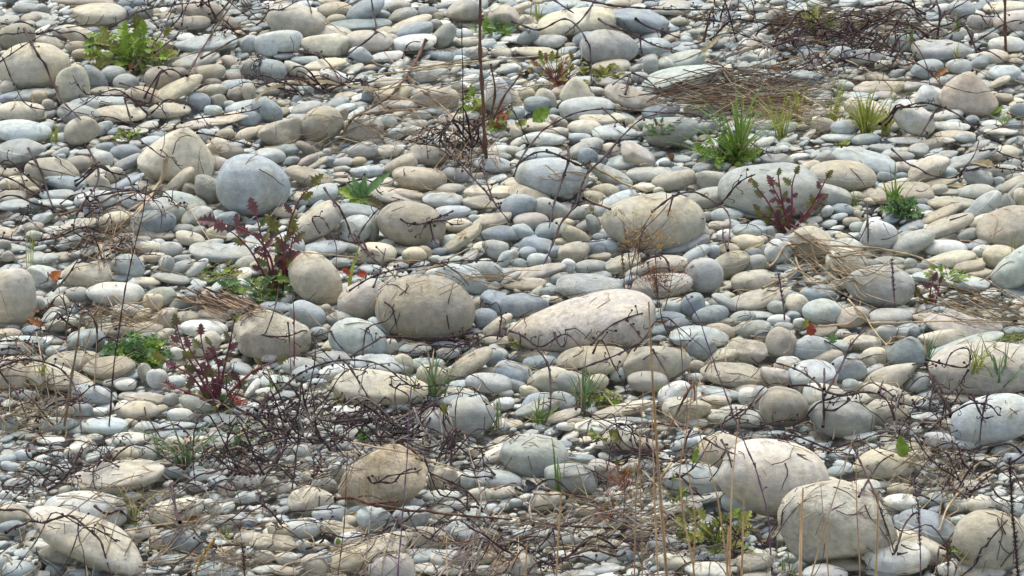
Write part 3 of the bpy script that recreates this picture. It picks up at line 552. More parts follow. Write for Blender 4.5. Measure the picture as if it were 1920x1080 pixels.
# ------------------------------------------------------------------ height of the stones over the beach
GX0, GX1, GY0, GY1, GS = -2.6, 2.6, -2.7, 3.4, .008
NX, NY = int((GX1-GX0)/GS), int((GY1-GY0)/GS)
HF = np.full((NY, NX), -.02)
OCC = np.zeros((NY, NX), np.uint8)
def stamp(cx, cy, cz, a, d, h, th, yaw, occ=True, shrink=.88):
    """top of a tilted ellipsoid into the height field; its footprint into the occupancy"""
    M = rotm(th, yaw); A = M@np.diag([a*a, d*d, h*h])@M.T        # covariance-like shape matrix
    ex, ey = math.sqrt(A[0, 0]), math.sqrt(A[1, 1])
    i0, i1 = max(0, int((cx-ex-GX0)/GS)), min(NX, int((cx+ex-GX0)/GS)+2)
    j0, j1 = max(0, int((cy-ey-GY0)/GS)), min(NY, int((cy+ey-GY0)/GS)+2)
    if i0 >= i1 or j0 >= j1: return None
    X, Y = np.meshgrid(GX0+(np.arange(i0, i1)+.5)*GS-cx, GY0+(np.arange(j0, j1)+.5)*GS-cy)
    Q = np.linalg.inv(A[:2, :2]); r2 = Q[0, 0]*X*X+2*Q[0, 1]*X*Y+Q[1, 1]*Y*Y
    ins = r2 < 1
    b = A[2, :2]@Q; s2 = A[2, 2]-A[2, :2]@Q@A[:2, 2]
    z = cz+b[0]*X+b[1]*Y+np.sqrt(np.maximum(s2, 1e-8)*np.clip(1-r2, 0, 1))
    sub = (slice(j0, j1), slice(i0, i1))
    return sub, ins, r2 < shrink**2, z
for s in stones:
    q = stamp(*s.c, s.a, s.d, s.hh, s.theta, s.yaw)
    if q is None: continue
    sub, ins, core, z = q
    HF[sub] = np.where(ins, np.maximum(HF[sub], z), HF[sub]); OCC[sub] |= core.astype(np.uint8)

# ------------------------------------------------------------------ small stones between them, packed largest first
FILL = []
def mapcol(r, x, y):
    if y < -.5 and r.random() < .35: return 'w' if r.random() < .7 else 'l'
    u = r.random()
    for c, p in (('g', .24), ('l', .28), ('w', .14), ('b', .14), ('c', .06), ('o', .05), ('y', .03), ('t', .03), ('p', .02), ('n', .01)):
        u -= p
        if u < 0: return c
    return 'g'
frng = np.random.default_rng(5)
def inside(x, y, mx, my):
    ya, yb = -1.86-my, 2.40+my
    if not ya < y < yb: return False
    return abs(x) < (y+13.7)*CP/FPX*960*1.045+.25*SP+mx
def pack(n_try, a_lo, a_hi, allow, mx, my, zlo, zhi, sub, hmax):
    cnt = 0
    for k in range(n_try):
        f = 1-k/n_try; a = a_lo+(a_hi-a_lo)*f**1.4
        y = frng.uniform(-1.86-my, 2.4+my); x = frng.uniform(-2.1, 2.1)
        if not inside(x, y, mx, my): continue
        if y < -.45 and a > .018: a *= frng.uniform(.55, 1)
        d = a*frng.uniform(.58, .85); h = a*frng.uniform(.2, .46)
        th = R(frng.normal(9, 13)); yaw = R(frng.normal(8, 24)); zc = BASE+frng.uniform(zlo, zhi)+h*.45
        q = stamp(x, y, zc, a, d, h, th, yaw, shrink=.9)
        if q is None: continue
        sub_, ins, core, z = q; o = OCC[sub_]; nc = core.sum()
        if nc == 0 or (o[core].sum()) > allow*nc: continue
        OCC[sub_] = o | core; HF[sub_] = np.where(ins, np.maximum(HF[sub_], z), HF[sub_])
        FILL.append((x, y, zc, a, d, h, th, yaw, sub if a > .024 else sub-1)); cnt += 1
    return cnt
import time; T0 = time.time()
n1 = pack(8000, .020, .042, .22, .15, .15, -.002, .008, 2, .02)
n2 = pack(16000, .012, .024, .30, .15, .15, -.004, .008, 2, .02)
n3 = pack(15000, .006, .013, .36, .05, .05, -.002, .010, 2, .02)
print('fill', n1, n2, n3, time.time()-T0)
# under layer seen through the gaps
for k in range(5000):
    y = frng.uniform(-2.1, 2.65); x = frng.uniform(-2.1, 2.1)
    if not inside(x, y, .15, .15): continue
    a = frng.uniform(.014, .034)
    FILL.append((x, y, BASE-.017+frng.uniform(-.006, .006), a, a*frng.uniform(.6, .9), a*frng.uniform(.35, .6), R(frng.normal(0, 16)), frng.uniform(0, 3.1), 1))
# a looser apron of stones beyond the frame
for k in range(3600):
    y = frng.uniform(-2.65, 3.3); x = frng.uniform(-2.55, 2.55)
    if inside(x, y, .12, .12): continue
    a = float(np.exp(frng.normal(math.log(.036), .42)))
    h = a*frng.uniform(.4, .65)
    FILL.append((x, y, BASE+h*.4, a, a*frng.uniform(.6, .85), h, R(frng.normal(6, 10)), R(frng.normal(8, 25)), 2 if a > .055 else 1))

PROTO = {sb: [stone_unit(sb, np.random.default_rng(50+k), '' if k % 4 else 'a') for k in range(24)] for sb in (1, 2, 3)}
def big_stuff(name, rows, extra):
    """many small stones in one mesh: rows of (x,y,z,a,d,h,theta,yaw,subdiv), extra (P,F,M,c,tint,marks,vein) tuples"""
    vs, fs, ti, mk, vn = [], [], [], [], []; k = 0
    for (x, y, z, a, d, h, th, yaw, sb) in rows:
        P, F = PROTO[sb][frng.integers(24)]
        M = rotm(th, yaw)@np.diag([a, d, h]); sg = np.array([1, frng.choice([-1, 1]), 1])
        if sg[1] < 0: F = F[:, ::-1]
        v = (P*sg)@M.T+np.array([x, y, z]); n = len(v)
        t = np.array(COL[mapcol(frng, x, y)])*(1+frng.normal(0, .08))
        vs.append(v); fs.append(F+k); k += n
        ti.append(np.tile([*t, 1], (n, 1))); mk.append(np.tile([frng.random()*.3, frng.random()*.35, frng.random()**2, 1], (n, 1))); vn.append(np.full(n, 9.0))
    for v, F, t, m_, ve in extra:
        n = len(v); vs.append(v); fs.append(F+k); k += n
        ti.append(np.tile([*t, 1], (n, 1))); mk.append(np.tile([*m_, 1], (n, 1))); vn.append(ve)
    return mesh_obj(name, np.concatenate(vs), np.concatenate(fs), M_STONE, attrs=dict(
        tint=('FLOAT_COLOR', np.concatenate(ti)), marks=('FLOAT_COLOR', np.concatenate(mk)), vein=('FLOAT', np.concatenate(vn))))
def build_stone(s, sub):
    P, F = stone_unit(sub, s.r, s.shape); M = rotm(s.theta, s.yaw)@np.diag([s.a, s.d, s.hh])
    v = P@M.T
    m_ = [1.0 if 'a' in s.shape else .1+.25*s.r.random(), 1.0 if 'm' in s.shape else (.6 if 'a' in s.shape else .45*s.r.random()**1.5),
          s.r.random()**2*.9]
    if 'v' in s.shape:
        nn = np.array([.55, .3, .75]) if s.key == 'veinedgrey' else np.array([.12, .35, .9]); ve = (P@nn)*1.0+(.05 if s.key != 'bluebanded' else -.1)
    elif not s.key and s.r.random() < .07 and s.col in 'glbo':
        nn = s.r.normal(size=3); nn /= np.linalg.norm(nn); ve = P@nn+s.r.uniform(-.4, .4)
    else: ve = np.full(len(P), 9.0)
    return v, F, m_, ve

def vis(s):                                    # how much of the frame it takes
    x0, x1 = max(0, s.px-s.w/2), min(1920, s.px+s.w/2); y0, y1 = max(0, s.py-s.h/2), min(1080, s.py+s.h/2)
    return max(0, x1-x0)*max(0, y1-y0) if not s.up else max(0, min(1920, s.px+s.h/2)-max(0, s.px-s.h/2))*max(0, min(1080, s.py+s.w/2)-max(0, s.py-s.w/2))
order = sorted(stones, key=lambda s: (s.key is None, -vis(s)))
# ------------------------------------------------------------------ labels: how it looks and what it lies beside
MARKS = []                                     # (px, py, reach, phrase): things to find one's way by
for s in stones:
    if s.key: s.mark = NAMED[s.key][0]; MARKS.append((s.px, s.py, max(s.w, s.h)/2, s.mark, s))
CN = dict(c='cream', w='whitish', g='grey', b='slate-blue', l='pale blue-grey', o='olive-buff', t='tan', n='brown-grey', p='pinkish', d='dark grey', y='yellowish', q='sandy', k='blue-grey', e='creamy white', h='pinkish grey')
def wherefrom(px, py, me=None, n=0):
    best = sorted(((math.hypot((px-a)/1.2, (py-b))-.6*rch, a, b, ph) for a, b, rch, ph, o in MARKS if o is not me))[n]
    dist, a, b, ph = best; dx, dy = px-a, (py-b)*1.25
    if abs(dx) > 2.2*abs(dy): w = 'right of' if dx > 0 else 'left of'
    elif abs(dy) > 2.2*abs(dx): w = 'below' if dy > 0 else 'above'
    else: w = ('below' if dy > 0 else 'above')+(' right of' if dx > 0 else ' left of')
    return w+' '+ph, dist
REG = []                                       # (object, how it looks, where, distance), labelled at the end
NTH = ['nearest', 'second nearest', 'third nearest', 'fourth nearest', 'fifth nearest', 'sixth nearest', 'seventh nearest', 'eighth nearest', 'ninth nearest', 'tenth nearest', 'eleventh nearest', 'twelfth nearest']
def stone_head(s):
    W_, H_ = (s.h, s.w) if s.up else (s.w, s.h)
    size = 'large' if s.w > 95 else 'medium-sized' if s.w > 62 else 'small'
    ar = s.w/s.h
    form = 'upright' if s.up else 'long' if ar > 2.7 else 'oval' if ar > 1.55 else 'rounded'
    if 'a' in s.shape: form = 'rough'
    lean = ''
    if not s.up and ar > 1.4:
        if s.ang >= 16: lean = 'right-rising '
        elif s.ang <= -16: lean = 'left-rising '
    return f'{size} {lean}{CN[s.col]} {form} stone'
things = order[:298]; rest = order[298:]
def mark_dist(s):
    return min(math.hypot((s.px-a)/1.2, s.py-b)-.6*rch for a, b, rch, ph, o in MARKS if o is not s)
named = [s for s in things if s.key]; plainst = sorted([s for s in things if not s.key], key=mark_dist)
for s in named+plainst:
    big = s.w*512/960 > 60
    v, F, m_, ve = build_stone(s, 4 if s.w > 100 else 3)
    t = s.tint
    nm = 'boulder' if s.w > 115 else 'cobble' if s.w > 50 else 'pebble'
    o = mesh_obj(nm, v+s.c, F, M_STONE, origin=s.c, attrs=dict(
        tint=('FLOAT_COLOR', np.tile([*t, 1], (len(v), 1))), marks=('FLOAT_COLOR', np.tile([*m_, 1], (len(v), 1))), vein=('FLOAT', ve)))
    o['category'] = nm; o['group'] = 'loose stones of the shingle beach'
    s.lab = NAMED[s.key][1] if s.key else None; s.obj = o
extra = []
for s in rest:
    v, F, m_, ve = build_stone(s, 2); extra.append((v+s.c, F, s.tint, m_, ve))
st = big_stuff('small_shingle', FILL, extra); st['kind'] = 'stuff'
st['label'] = 'smaller mixed pebbles packed between the larger stones of the beach'; st['category'] = 'pebbles'

# ------------------------------------------------------------------ the ground under them
def ground():
    n = 60; g = np.concatenate([-np.geomspace(40, 2.8, 14), np.linspace(-2.6, 2.6, 27), np.geomspace(2.8, 40, 14)])
    X, Y = np.meshgrid(g, g*1.0+.3); Z = np.full_like(X, -.055)+.010*np.sin(X*7.1+Y*3)*np.sin(Y*5.3)
    v = np.stack([X, Y, Z], -1).reshape(-1, 3); N = len(g); i = np.arange(N-1)[:, None]*N+np.arange(N-1)[None, :]
    F = np.stack([i, i+1, i+N+1, i+N], -1).reshape(-1, 4)
    m, nn, l, b = newmat('gravel_and_silt'); geo = nn.new('ShaderNodeNewGeometry')
    vo = nn.new('ShaderNodeTexVoronoi'); vo.inputs['Scale'].default_value = 42; l.new(geo.outputs['Position'], vo.inputs['Vector'])
    c = mix(nn, l, (.32, .31, .27), (.50, .48, .43), vo.outputs['Color']); no = noise(nn, l, geo.outputs['Position'], 90, 5, .7)
    c = mix(nn, l, c, (.18, .15, .11), ramp(nn, l, no.outputs[0], [(.45, 0), (.7, .8)]))
    l.new(c, b.inputs['Base Color']); b.inputs['Roughness'].default_value = .9
    bp = nn.new('ShaderNodeBump'); bp.inputs['Distance'].default_value = .02; bp.invert = True
    l.new(vo.outputs['Distance'], bp.inputs['Height']); l.new(bp.outputs[0], b.inputs['Normal'])
    o = mesh_obj('ground', v, F, m); o['kind'] = 'structure'; return o
ground()
# smoothed heights for things that lie on the stones
HS = HF.copy()
for _ in range(2):
    HS = np.maximum(HS, .5*(np.roll(HS, 2, 0)+np.roll(HS, -2, 0))); HS = np.maximum(HS, .5*(np.roll(HS, 2, 1)+np.roll(HS, -2, 1)))
def hgt(x, y, F=None):
    F = HS if F is None else F
    i = np.clip(((np.asarray(x)-GX0)/GS).astype(int), 0, NX-1); j = np.clip(((np.asarray(y)-GY0)/GS).astype(int), 0, NY-1)
    return F[j, i]
def onstones(px, py, lift=.012):
    """the place on the stones seen at a pixel: walk along the ray to the height field"""
    d = ray(px, py); t0 = (.42-CAM[2])/d[2]; t1 = (-.06-CAM[2])/d[2]; t = np.linspace(t0, t1, 260)
    P = CAM+d*t[:, None]; hit = P[:, 2] < hgt(P[:, 0], P[:, 1], HF)+lift
    k = int(np.argmax(hit)) if hit.any() else 259
    return P[k]
# ================================================================== plants, dead stalks and litter
prng = np.random.default_rng(11)
def tag(o, label, cat, group=None, kind=None):
    o['label'] = label; o['category'] = cat
    if group: o['group'] = group
    if kind: o['kind'] = kind
    return o
def drape(pts, step=9, lift=.010, it=3, jit=0.0):
    p = resample(pts, step); p = p+prng.normal(0, jit, p.shape) if jit else p
    P = np.array([onstones(a, b, lift) for a, b in p]); P = smooth_line(P, it)
    P[:, 2] = np.maximum(P[:, 2], hgt(P[:, 0], P[:, 1], HF)+lift*.5); return smooth_line(P, 1)
def root_at(px, py): return at(px, py, BASE)
def plane_pt(px, py, y):                       # where the sight line through a pixel meets the upright plane at distance y
    d = ray(px, py); t = (y-CAM[1])/d[1]; return CAM+d*t
def upright(pts, step=12, lean=0.0, jit=0.0):
    """first point is the root on the ground, the rest rise above it"""
    r0 = root_at(*pts[0]); p = resample(pts, step)
    if jit: p[1:-1] += prng.normal(0, jit, p[1:-1].shape)
    P = np.array([plane_pt(a, b, r0[1]) for a, b in p])
    P[:, 1] += lean*np.linspace(0, 1, len(P))**2; return P
def ribbon(P, w0, w1, side=None, fold=0.0):
    P = np.asarray(P, float); T = np.gradient(P, axis=0); T /= np.linalg.norm(T, axis=1)[:, None]+1e-9
    sd = np.array([1, .15, 0]) if side is None else side
    Sx = sd-T*(T@sd)[:, None]; Sx /= np.linalg.norm(Sx, axis=1)[:, None]+1e-9
    n = len(P); t = np.linspace(0, 1, n); w = np.interp(t, [0, .35, .8, 1], [w0*.75, w0, (w0+w1)/2.2, w1])[:, None]
    N = np.cross(Sx, T); V = np.stack([P-Sx*w, P-N*w*fold-N*w*.12, P+Sx*w], 1).reshape(-1, 3)
    i = np.arange(n-1)[:, None]*3; F = np.concatenate([np.concatenate([i, i+1, i+4, i+3], 1), np.concatenate([i+1, i+2, i+5, i+4], 1)])
    return V, np.concatenate([F[:, [0, 1, 2]], F[:, [0, 2, 3]]])

def leaf_geo(base, dirv, up, L, Wd, kind='lobed', bend=.5, r=prng):
    n = 17 if kind != 'round' else 11
    t = np.linspace(0, 1, n)
    dirv = np.asarray(dirv, float); dirv /= np.linalg.norm(dirv); up = np.asarray(up, float)
    side = np.cross(up, dirv); side /= np.linalg.norm(side)+1e-9; nn = np.cross(dirv, side)
    ang = -bend*t*1.2
    x = np.cumsum(np.r_[0, np.cos(ang[1:])])/n; z = np.cumsum(np.r_[0, np.sin(ang[1:])])/n
    C = base+L*(x[:, None]*dirv+z[:, None]*nn)
    env = np.sin(np.pi*np.clip(t, 0, 1)**.75)**.8
    if kind == 'lobed': prof = np.where(t < .3, .25+.5*t, 1)*env*np.where(np.arange(n) % 3 == 0, .45, np.where(np.arange(n) % 3 == 1, 1.0, .8))
    elif kind == 'oak': prof = env*np.where((np.arange(n)//2) % 2 == 0, .45, 1.05)
    elif kind == 'toothed': prof = np.where(t < .2, .3+3*t, 1)*env*np.where(np.arange(n) % 2 == 0, .86, 1.05)
    elif kind == 'frilly': prof = env*np.where(np.arange(n) % 2 == 0, .55, 1.15)*r.uniform(.8, 1.2, n)
    elif kind == 'long': prof = np.where(t < .35, .35+1.6*t, 1)*env*np.where(np.arange(n) % 3 == 0, .93, 1.0)
    else: prof = env
    wl = prof*Wd*r.uniform(.85, 1.15, n); wr = prof*Wd*r.uniform(.85, 1.15, n)
    ruf = (r.normal(0, .30, n) if kind == 'frilly' else r.normal(0, .10, n))
    sh = (.06*L if kind in ('lobed', 'oak') else .03*L)*(prof > .8)
    vl = C-side*wl[:, None]+nn*((.30+ruf)*wl)[:, None]+dirv*sh[:, None]
    vr = C+side*wr[:, None]+nn*((.30-ruf)*wr)[:, None]+dirv*sh[:, None]
    V = np.stack([vl, C, vr], 1).reshape(-1, 3); i = np.arange(n-1)[:, None]*3
    F = np.concatenate([np.concatenate([i, i+1, i+4, i+3], 1), np.concatenate([i+1, i+2, i+5, i+4], 1)])
    return V, np.concatenate([F[:, [0, 1, 2]], F[:, [0, 2, 3]]])
def put_leaf(root, base, dirv, L, Wd, mat, kind='lobed', bend=.5, up=(0, 0, 1), name='leaf'):
    v, f = leaf_geo(np.asarray(base, float), dirv, up, L, Wd, kind, bend)
    return mesh_obj(name, v, f, MAT[mat], root, smooth=(kind in ('long', 'round')))
CAMDIR = -FW

# ------------------------------------------------------------------ low leafy plants
def leafy(px, py, w, h, n, mats, kind, label, cat='weed', name='leafy_weed', ratio=.26, up_bias=.5, stem='greenstem', Lf=.55):
    p = root_at(px, py); p[2] = float(hgt(p[0], p[1]))*.8; k = pxm(p)
    root = empty(name, p); tag(root, label, cat)
    hw, hh = w*k/2, h*k/CP
    for i in range(int(n*1.3)):
        az = prng.uniform(0, 6.28); u = math.sqrt(prng.uniform(.02, 1)); v_ = prng.uniform(.1, 1)
        tip = p+np.array([math.cos(az)*hw*u, math.sin(az)*hw*.8*u, hh*v_*(1-.45*u*u)])
        L = Lf*hw*1.18*prng.uniform(.6, 1.1); d = tip-p; dl = np.linalg.norm(d); d /= dl
        d = d*1.0+np.array([0, 0, up_bias*(1-u)])+prng.normal(0, .22, 3); d /= np.linalg.norm(d)
        b = tip-d*min(L, dl)
        if dl > L*1.05:
            q = p+np.array([*(prng.normal(0, .006, 2)), 0]); mid = (q+b)/2+np.array([0, 0, .15*dl])*.3
            v, f = tube(smooth_line(resample([q, mid, b], .015), 2), .0016, .0010, 4); mesh_obj('stalk', v, f, MAT[stem], root)
        nrm = np.array([0, 0, 1.0])+CAMDIR*.5+prng.normal(0, .35, 3)
        put_leaf(root, b, d, L, L*ratio*1.15, mats[int(prng.integers(len(mats)))], kind, prng.uniform(.1, .9), nrm)
    return root
leafy(248, 130, 205, 100, 60, ['green', 'green', 'green', 'olive', 'yellowgreen'], 'lobed', 'bushy green lobed-leaf weed right of the big cream boulder, reddish at its foot', Lf=.42, ratio=.30)
leafy(248, 132, 80, 22, 12, ['redleaf', 'brownleaf'], 'lobed', 'low reddish leaves at the foot of the bushy green weed, upper left', name='reddish_leaves', cat='leaves')
leafy(925, 70, 100, 34, 16, ['green', 'green', 'bluegreen'], 'toothed', 'low green toothed weed by the tall brown stalk at the top edge', Lf=.5)
leafy(1045, 172, 125, 80, 40, ['yellowgreen', 'olive', 'yellowgreen', 'yellowgreen', 'olive', 'brownleaf'], 'lobed', 'yellowish weed with brown tips above the pale peaked stone', Lf=.38, stem='purplestem')
leafy(1135, 155, 100, 34, 26, ['yellowgreen', 'olive', 'yellowgreen'], 'lobed', 'low yellow-green weed on the stones above the brown pear-shaped cobble', Lf=.42)
leafy(888, 222, 60, 58, 8, ['green', 'green', 'yellowgreen'], 'oak', 'bright green lobed leaves left of the tall brown stalk', Lf=.9, ratio=.4)
leafy(868, 214, 50, 18, 6, ['redleaf', 'brownleaf'], 'lobed', 'small reddish weed below the bright leaves left of the tall brown stalk', Lf=.6)
leafy(945, 248, 80, 50, 12, ['olive', 'olive', 'green', 'redleaf'], 'oak', 'olive and reddish weed right of the tall brown stalk', Lf=.55, ratio=.36)
leafy(1362, 308, 150, 52, 40, ['green', 'grass', 'green', 'bluegreen'], 'frilly', 'spreading bright green weed at the foot of the tall green grass', Lf=.4)
leafy(1238, 285, 74, 34, 18, ['bluegreen', 'olive', 'bluegreen'], 'frilly', 'small dark frilly weed at the foot of the grey loaf by the grass', Lf=.5)
leafy(1690, 412, 92, 44, 30, ['bluegreen', 'green', 'bluegreen'], 'frilly', 'frilly green rosette below the spiky grass, right of the purple weed', name='rosette_weed', Lf=.5, ratio=.36)
leafy(258, 682, 160, 52, 44, ['bluegreen', 'bluegreen', 'green'], 'frilly', 'frilly blue-green weed below the dark olive plank stone', name='rosette_weed', Lf=.38, ratio=.36)
leafy(490, 558, 170, 52, 34, ['bluegreen', 'olive', 'bluegreen', 'green'], 'lobed', 'dull green leafy clump left of the folded buff boulder', Lf=.42, ratio=.3)
leafy(420, 522, 140, 22, 16, ['olive', 'green', 'olive'], 'lobed', 'flat olive runner of leaves pointing left from the upper purple weed', Lf=.4)
leafy(240, 262, 70, 18, 14, ['green', 'olive'], 'frilly', 'tiny green sprouts under dark twigs above the pale hill-shaped boulder', Lf=.45)
leafy(1345, 1030, 170, 100, 34, ['olive', 'olive', 'yellowgreen', 'green'], 'oak', 'olive lobed weed among upright reeds left of the mud-stained boulder', Lf=.36, ratio=.34)
leafy(1165, 925, 80, 56, 12, ['redleaf', 'brownleaf', 'olive'], 'toothed', 'small russet weed between the slate dome and the pale blue dome', Lf=.34, stem='purplestem')
leafy(1150, 985, 90, 36, 16, ['redleaf', 'olive', 'brownleaf'], 'lobed', 'small red and olive weed left of the blond reeds near the bottom', Lf=.4, stem='purplestem')
leafy(1130, 768, 110, 26, 18, ['olive', 'green', 'yellowgreen'], 'oak', 'low olive weed below the grey oval under twigs, lower centre', Lf=.4, ratio=.36)
leafy(1140, 850, 90, 34, 10, ['green', 'olive'], 'round', 'scattered green leaves above the small russet weed, lower centre', Lf=.45, ratio=.36)
leafy(400, 765, 160, 30, 24, ['bluegreen', 'olive', 'redleaf'], 'lobed', 'dull green leaves round the foot of the lower purple weed', Lf=.4)
leafy(680, 832, 34, 26, 5, ['bluegreen', 'green'], 'round', 'small round-leaved clover poking out of the dark tangle', cat='clover', name='clover', Lf=.9, ratio=.45)
leafy(965, 672, 34, 22, 12, ['yellowgreen', 'moss'], 'frilly', 'tiny yellow-green sprout at the left foot of the big pink boulder', Lf=.5)
leafy(1880, 648, 100, 12, 40, ['moss', 'yellowgreen', 'olive'], 'frilly', 'strip of green moss along the top of the blush boulder', cat='moss', name='moss_strip', Lf=.22)
leafy(1775, 545, 110, 34, 20, ['olive', 'green'], 'lobed', 'low olive weed right of the small purple weed, among brown straw', Lf=.36)
leafy(1570, 290, 60, 20, 10, ['grassyellow'], 'lobed', 'pale yellow-green sprout above the ridged boulder', Lf=.5)
leafy(425, 1012, 40, 22, 8, ['olive', 'yellowgreen'], 'lobed', 'small olive sprout near the foxtail seedhead, bottom left', Lf=.6)
leafy(1265, 960, 60, 60, 9, ['green', 'olive'], 'oak', 'green lobed weed just left of the olive one, among the reeds', Lf=.6, ratio=.36)
leafy(1800, 1085, 60, 26, 8, ['green', 'olive'], 'oak', 'small green weed cut by the bottom edge left of the brown dome', Lf=.5, ratio=.34)
leafy(1300, 740, 40, 14, 8, ['moss', 'yellowgreen'], 'frilly', 'tiny yellowish sprout below the long buff stone, centre right', Lf=.5)
leafy(1110, 435, 30, 20, 6, ['olive', 'green'], 'oak', 'small green leaf sprout left of the big buff oval boulder', Lf=.7)
leafy(880, 480, 50, 12, 8, ['olive', 'strawleaf'], 'frilly', 'yellowish dead sprout below the olive cigar-shaped stone', Lf=.5)

def one_leaf(pts, Wpx, mat, kind, label, name='leaf', cat='leaf', bend=.3, lift=.015, nrm=(0, -.75, .6)):
    a = onstones(*pts[0], lift); b = plane_pt(*pts[1], a[1]+.01); L = np.linalg.norm(b-a); k = pxm(a)
    v, f = leaf_geo(a, b-a, nrm, L, Wpx*k, kind, bend); v = v+[0, 0, 0]
    o = mesh_obj(name, v, f, MAT[mat], origin=a, smooth=False); return tag(o, label, cat)
# the big-leaved rosette
p = onstones(678, 372, .01); rs = empty('rosette_weed', p); k = pxm(p)
tag(rs, 'green rosette of long toothed leaves above the dark slate-blue stone', 'weed')
for tx, ty, wd, mt, kd in ((728, 318, 8, 'bluegreen', 'long'), (626, 348, 11, 'green', 'toothed'), (648, 386, 9, 'green', 'toothed'), (722, 386, 10, 'purplegreen', 'toothed'), (705, 392, 10, 'green', 'toothed'),
                       (662, 330, 7, 'bluegreen', 'long'), (684, 328, 7, 'bluegreen', 'long'), (700, 345, 7, 'bluegreen', 'long'), (650, 340, 7, 'bluegreen', 'toothed'), (690, 390, 7, 'green', 'toothed'), (640, 372, 8, 'green', 'toothed')):
    b = plane_pt(tx, ty, p[1]-(.03 if ty > 372 else -.02)); put_leaf(rs, p, b-p, np.linalg.norm(b-p)*1.08, wd*k*1.1, mt, kd, .35, (0, -.6, .8))
one_leaf([(998, 228), (1034, 200)], 15, 'green', 'toothed', 'single broad green leaf lying left of the blue-grey loaf', bend=.2)
one_leaf([(972, 236), (990, 222)], 7, 'yellowgreen', 'toothed', 'small yellowing leaf beside the single broad green leaf')
one_leaf([(1694, 858), (1688, 812)], 12, 'green', 'round', 'single upright green leaf behind the honey dome')
one_leaf([(1562, 645), (1560, 620)], 10, 'bluegreen', 'oak', 'small green lobed leaf just right of the red leaf')
one_leaf([(1516, 608), (1518, 575)], 4, 'green', 'toothed', 'thin green leaf standing above the red leaf')
one_leaf([(1506, 616), (1516, 595)], 6, 'yellowgreen', 'toothed', 'yellow-green leaf touching the left of the red leaf')
one_leaf([(1300, 870), (1310, 832)], 7, 'green', 'oak', 'narrow green leaf above the pale blue dome')
one_leaf([(835, 778), (828, 748)], 6, 'yellowgreen', 'round', 'pointed yellow-green leaf left of the grey dome by the tangle')
one_leaf([(634, 1022), (634, 1006)], 5, 'green', 'round', 'tiny round green leaf above the left end of the mottled grey roll')
one_leaf([(1857, 216), (1885, 195)], 5, 'green', 'long', 'narrow green leaf right of the tan peaked boulder')
one_leaf([(1112, 825), (1108, 798)], 5, 'green', 'round', 'upright green leaf standing above the grey cap with pale scratches')
# dead leaves
for pts, wd, mt, kd, lab in [
    ([(92, 528), (116, 504)], 10, 'orangeleaf', 'toothed', 'curled orange dead leaf against the crusty white stone'),
    ([(80, 612), (46, 590)], 9, 'orangeleaf', 'oak', 'orange lobed dead leaf beside the tall boulder at the left edge'),
    ([(60, 585), (80, 576)], 5, 'orangeleaf', 'lobed', 'small orange leaf scrap above the orange lobed leaf at left'),
    ([(668, 516), (698, 508)], 8, 'redleaf', 'toothed', 'red dead leaf under twigs right of the folded buff boulder'),
    ([(640, 504), (664, 515)], 6, 'redleaf', 'toothed', 'smaller red leaf touching the folded buff boulder'),
    ([(1750, 146), (1782, 120)], 7, 'brownleaf', 'toothed', 'rolled brown dead leaf above the tan peaked boulder'),
    ([(1252, 290), (1274, 306)], 8, 'brownleaf', 'toothed', 'pointed brown dead leaf right of the frilly dark weed'),
    ([(1520, 630), (1522, 602)], 9, 'redleaf', 'round', 'round red leaf propped on the long straw, right of centre'),
    ([(1444, 130), (1482, 126)], 6, 'brownleaf', 'toothed', 'brown dead leaf at the left end of the brown straw near the top right'),
    ([(1402, 342), (1420, 330)], 5, 'brownleaf', 'toothed', 'small brown leaf on an arched twig left of the purple weed at right'),
    ([(1100, 928), (1126, 940)], 5, 'brownleaf', 'toothed', 'small brown leaf lying right of the greenish slate dome'),
    ([(1775, 348), (1830, 345)], 4, 'strawleaf', 'long', 'pale curled dead leaf above the grey loaf-shaped pebble at right'),
    ([(1820, 305), (1900, 302)], 8, 'strawleaf', 'long', 'pale brown dead leaf below a long cream stone near the right edge'),
    ([(1315, 100), (1352, 60)], 6, 'strawleaf', 'oak', 'pale dead leaf hanging in the dark twigs near the top right'),
    ([(1316, 742), (1324, 730)], 5, 'brownleaf', 'round', 'small brown pod-like leaf left of the mottled pale hump'),
    ([(690, 1060), (705, 1072)], 4, 'brownleaf', 'round', 'small brown leaf scrap near the pinkish egg at the bottom edge'),
    ([(150, 905), (210, 925)], 5, 'strawleaf', 'long', 'pale straw-coloured dead leaf under the long pinkish stone at lower left'),
    ([(1690, 1075), (1712, 1062)], 6, 'orangeleaf', 'toothed', 'small orange leaf at the bottom edge under the white cap stone'),
    ([(355, 975), (382, 965)], 6, 'brownleaf', 'frilly', 'crumpled brown leaf right of the chalky dome at lower left'),
    ([(1395, 470), (1440, 446)], 4, 'strawleaf', 'long', 'thin pale leaf strip lying right of the big buff oval boulder')]:
    one_leaf(pts, wd, mt, kd, lab, name='dead_leaf', cat='dead leaf', bend=prng.uniform(.3, 1.2))

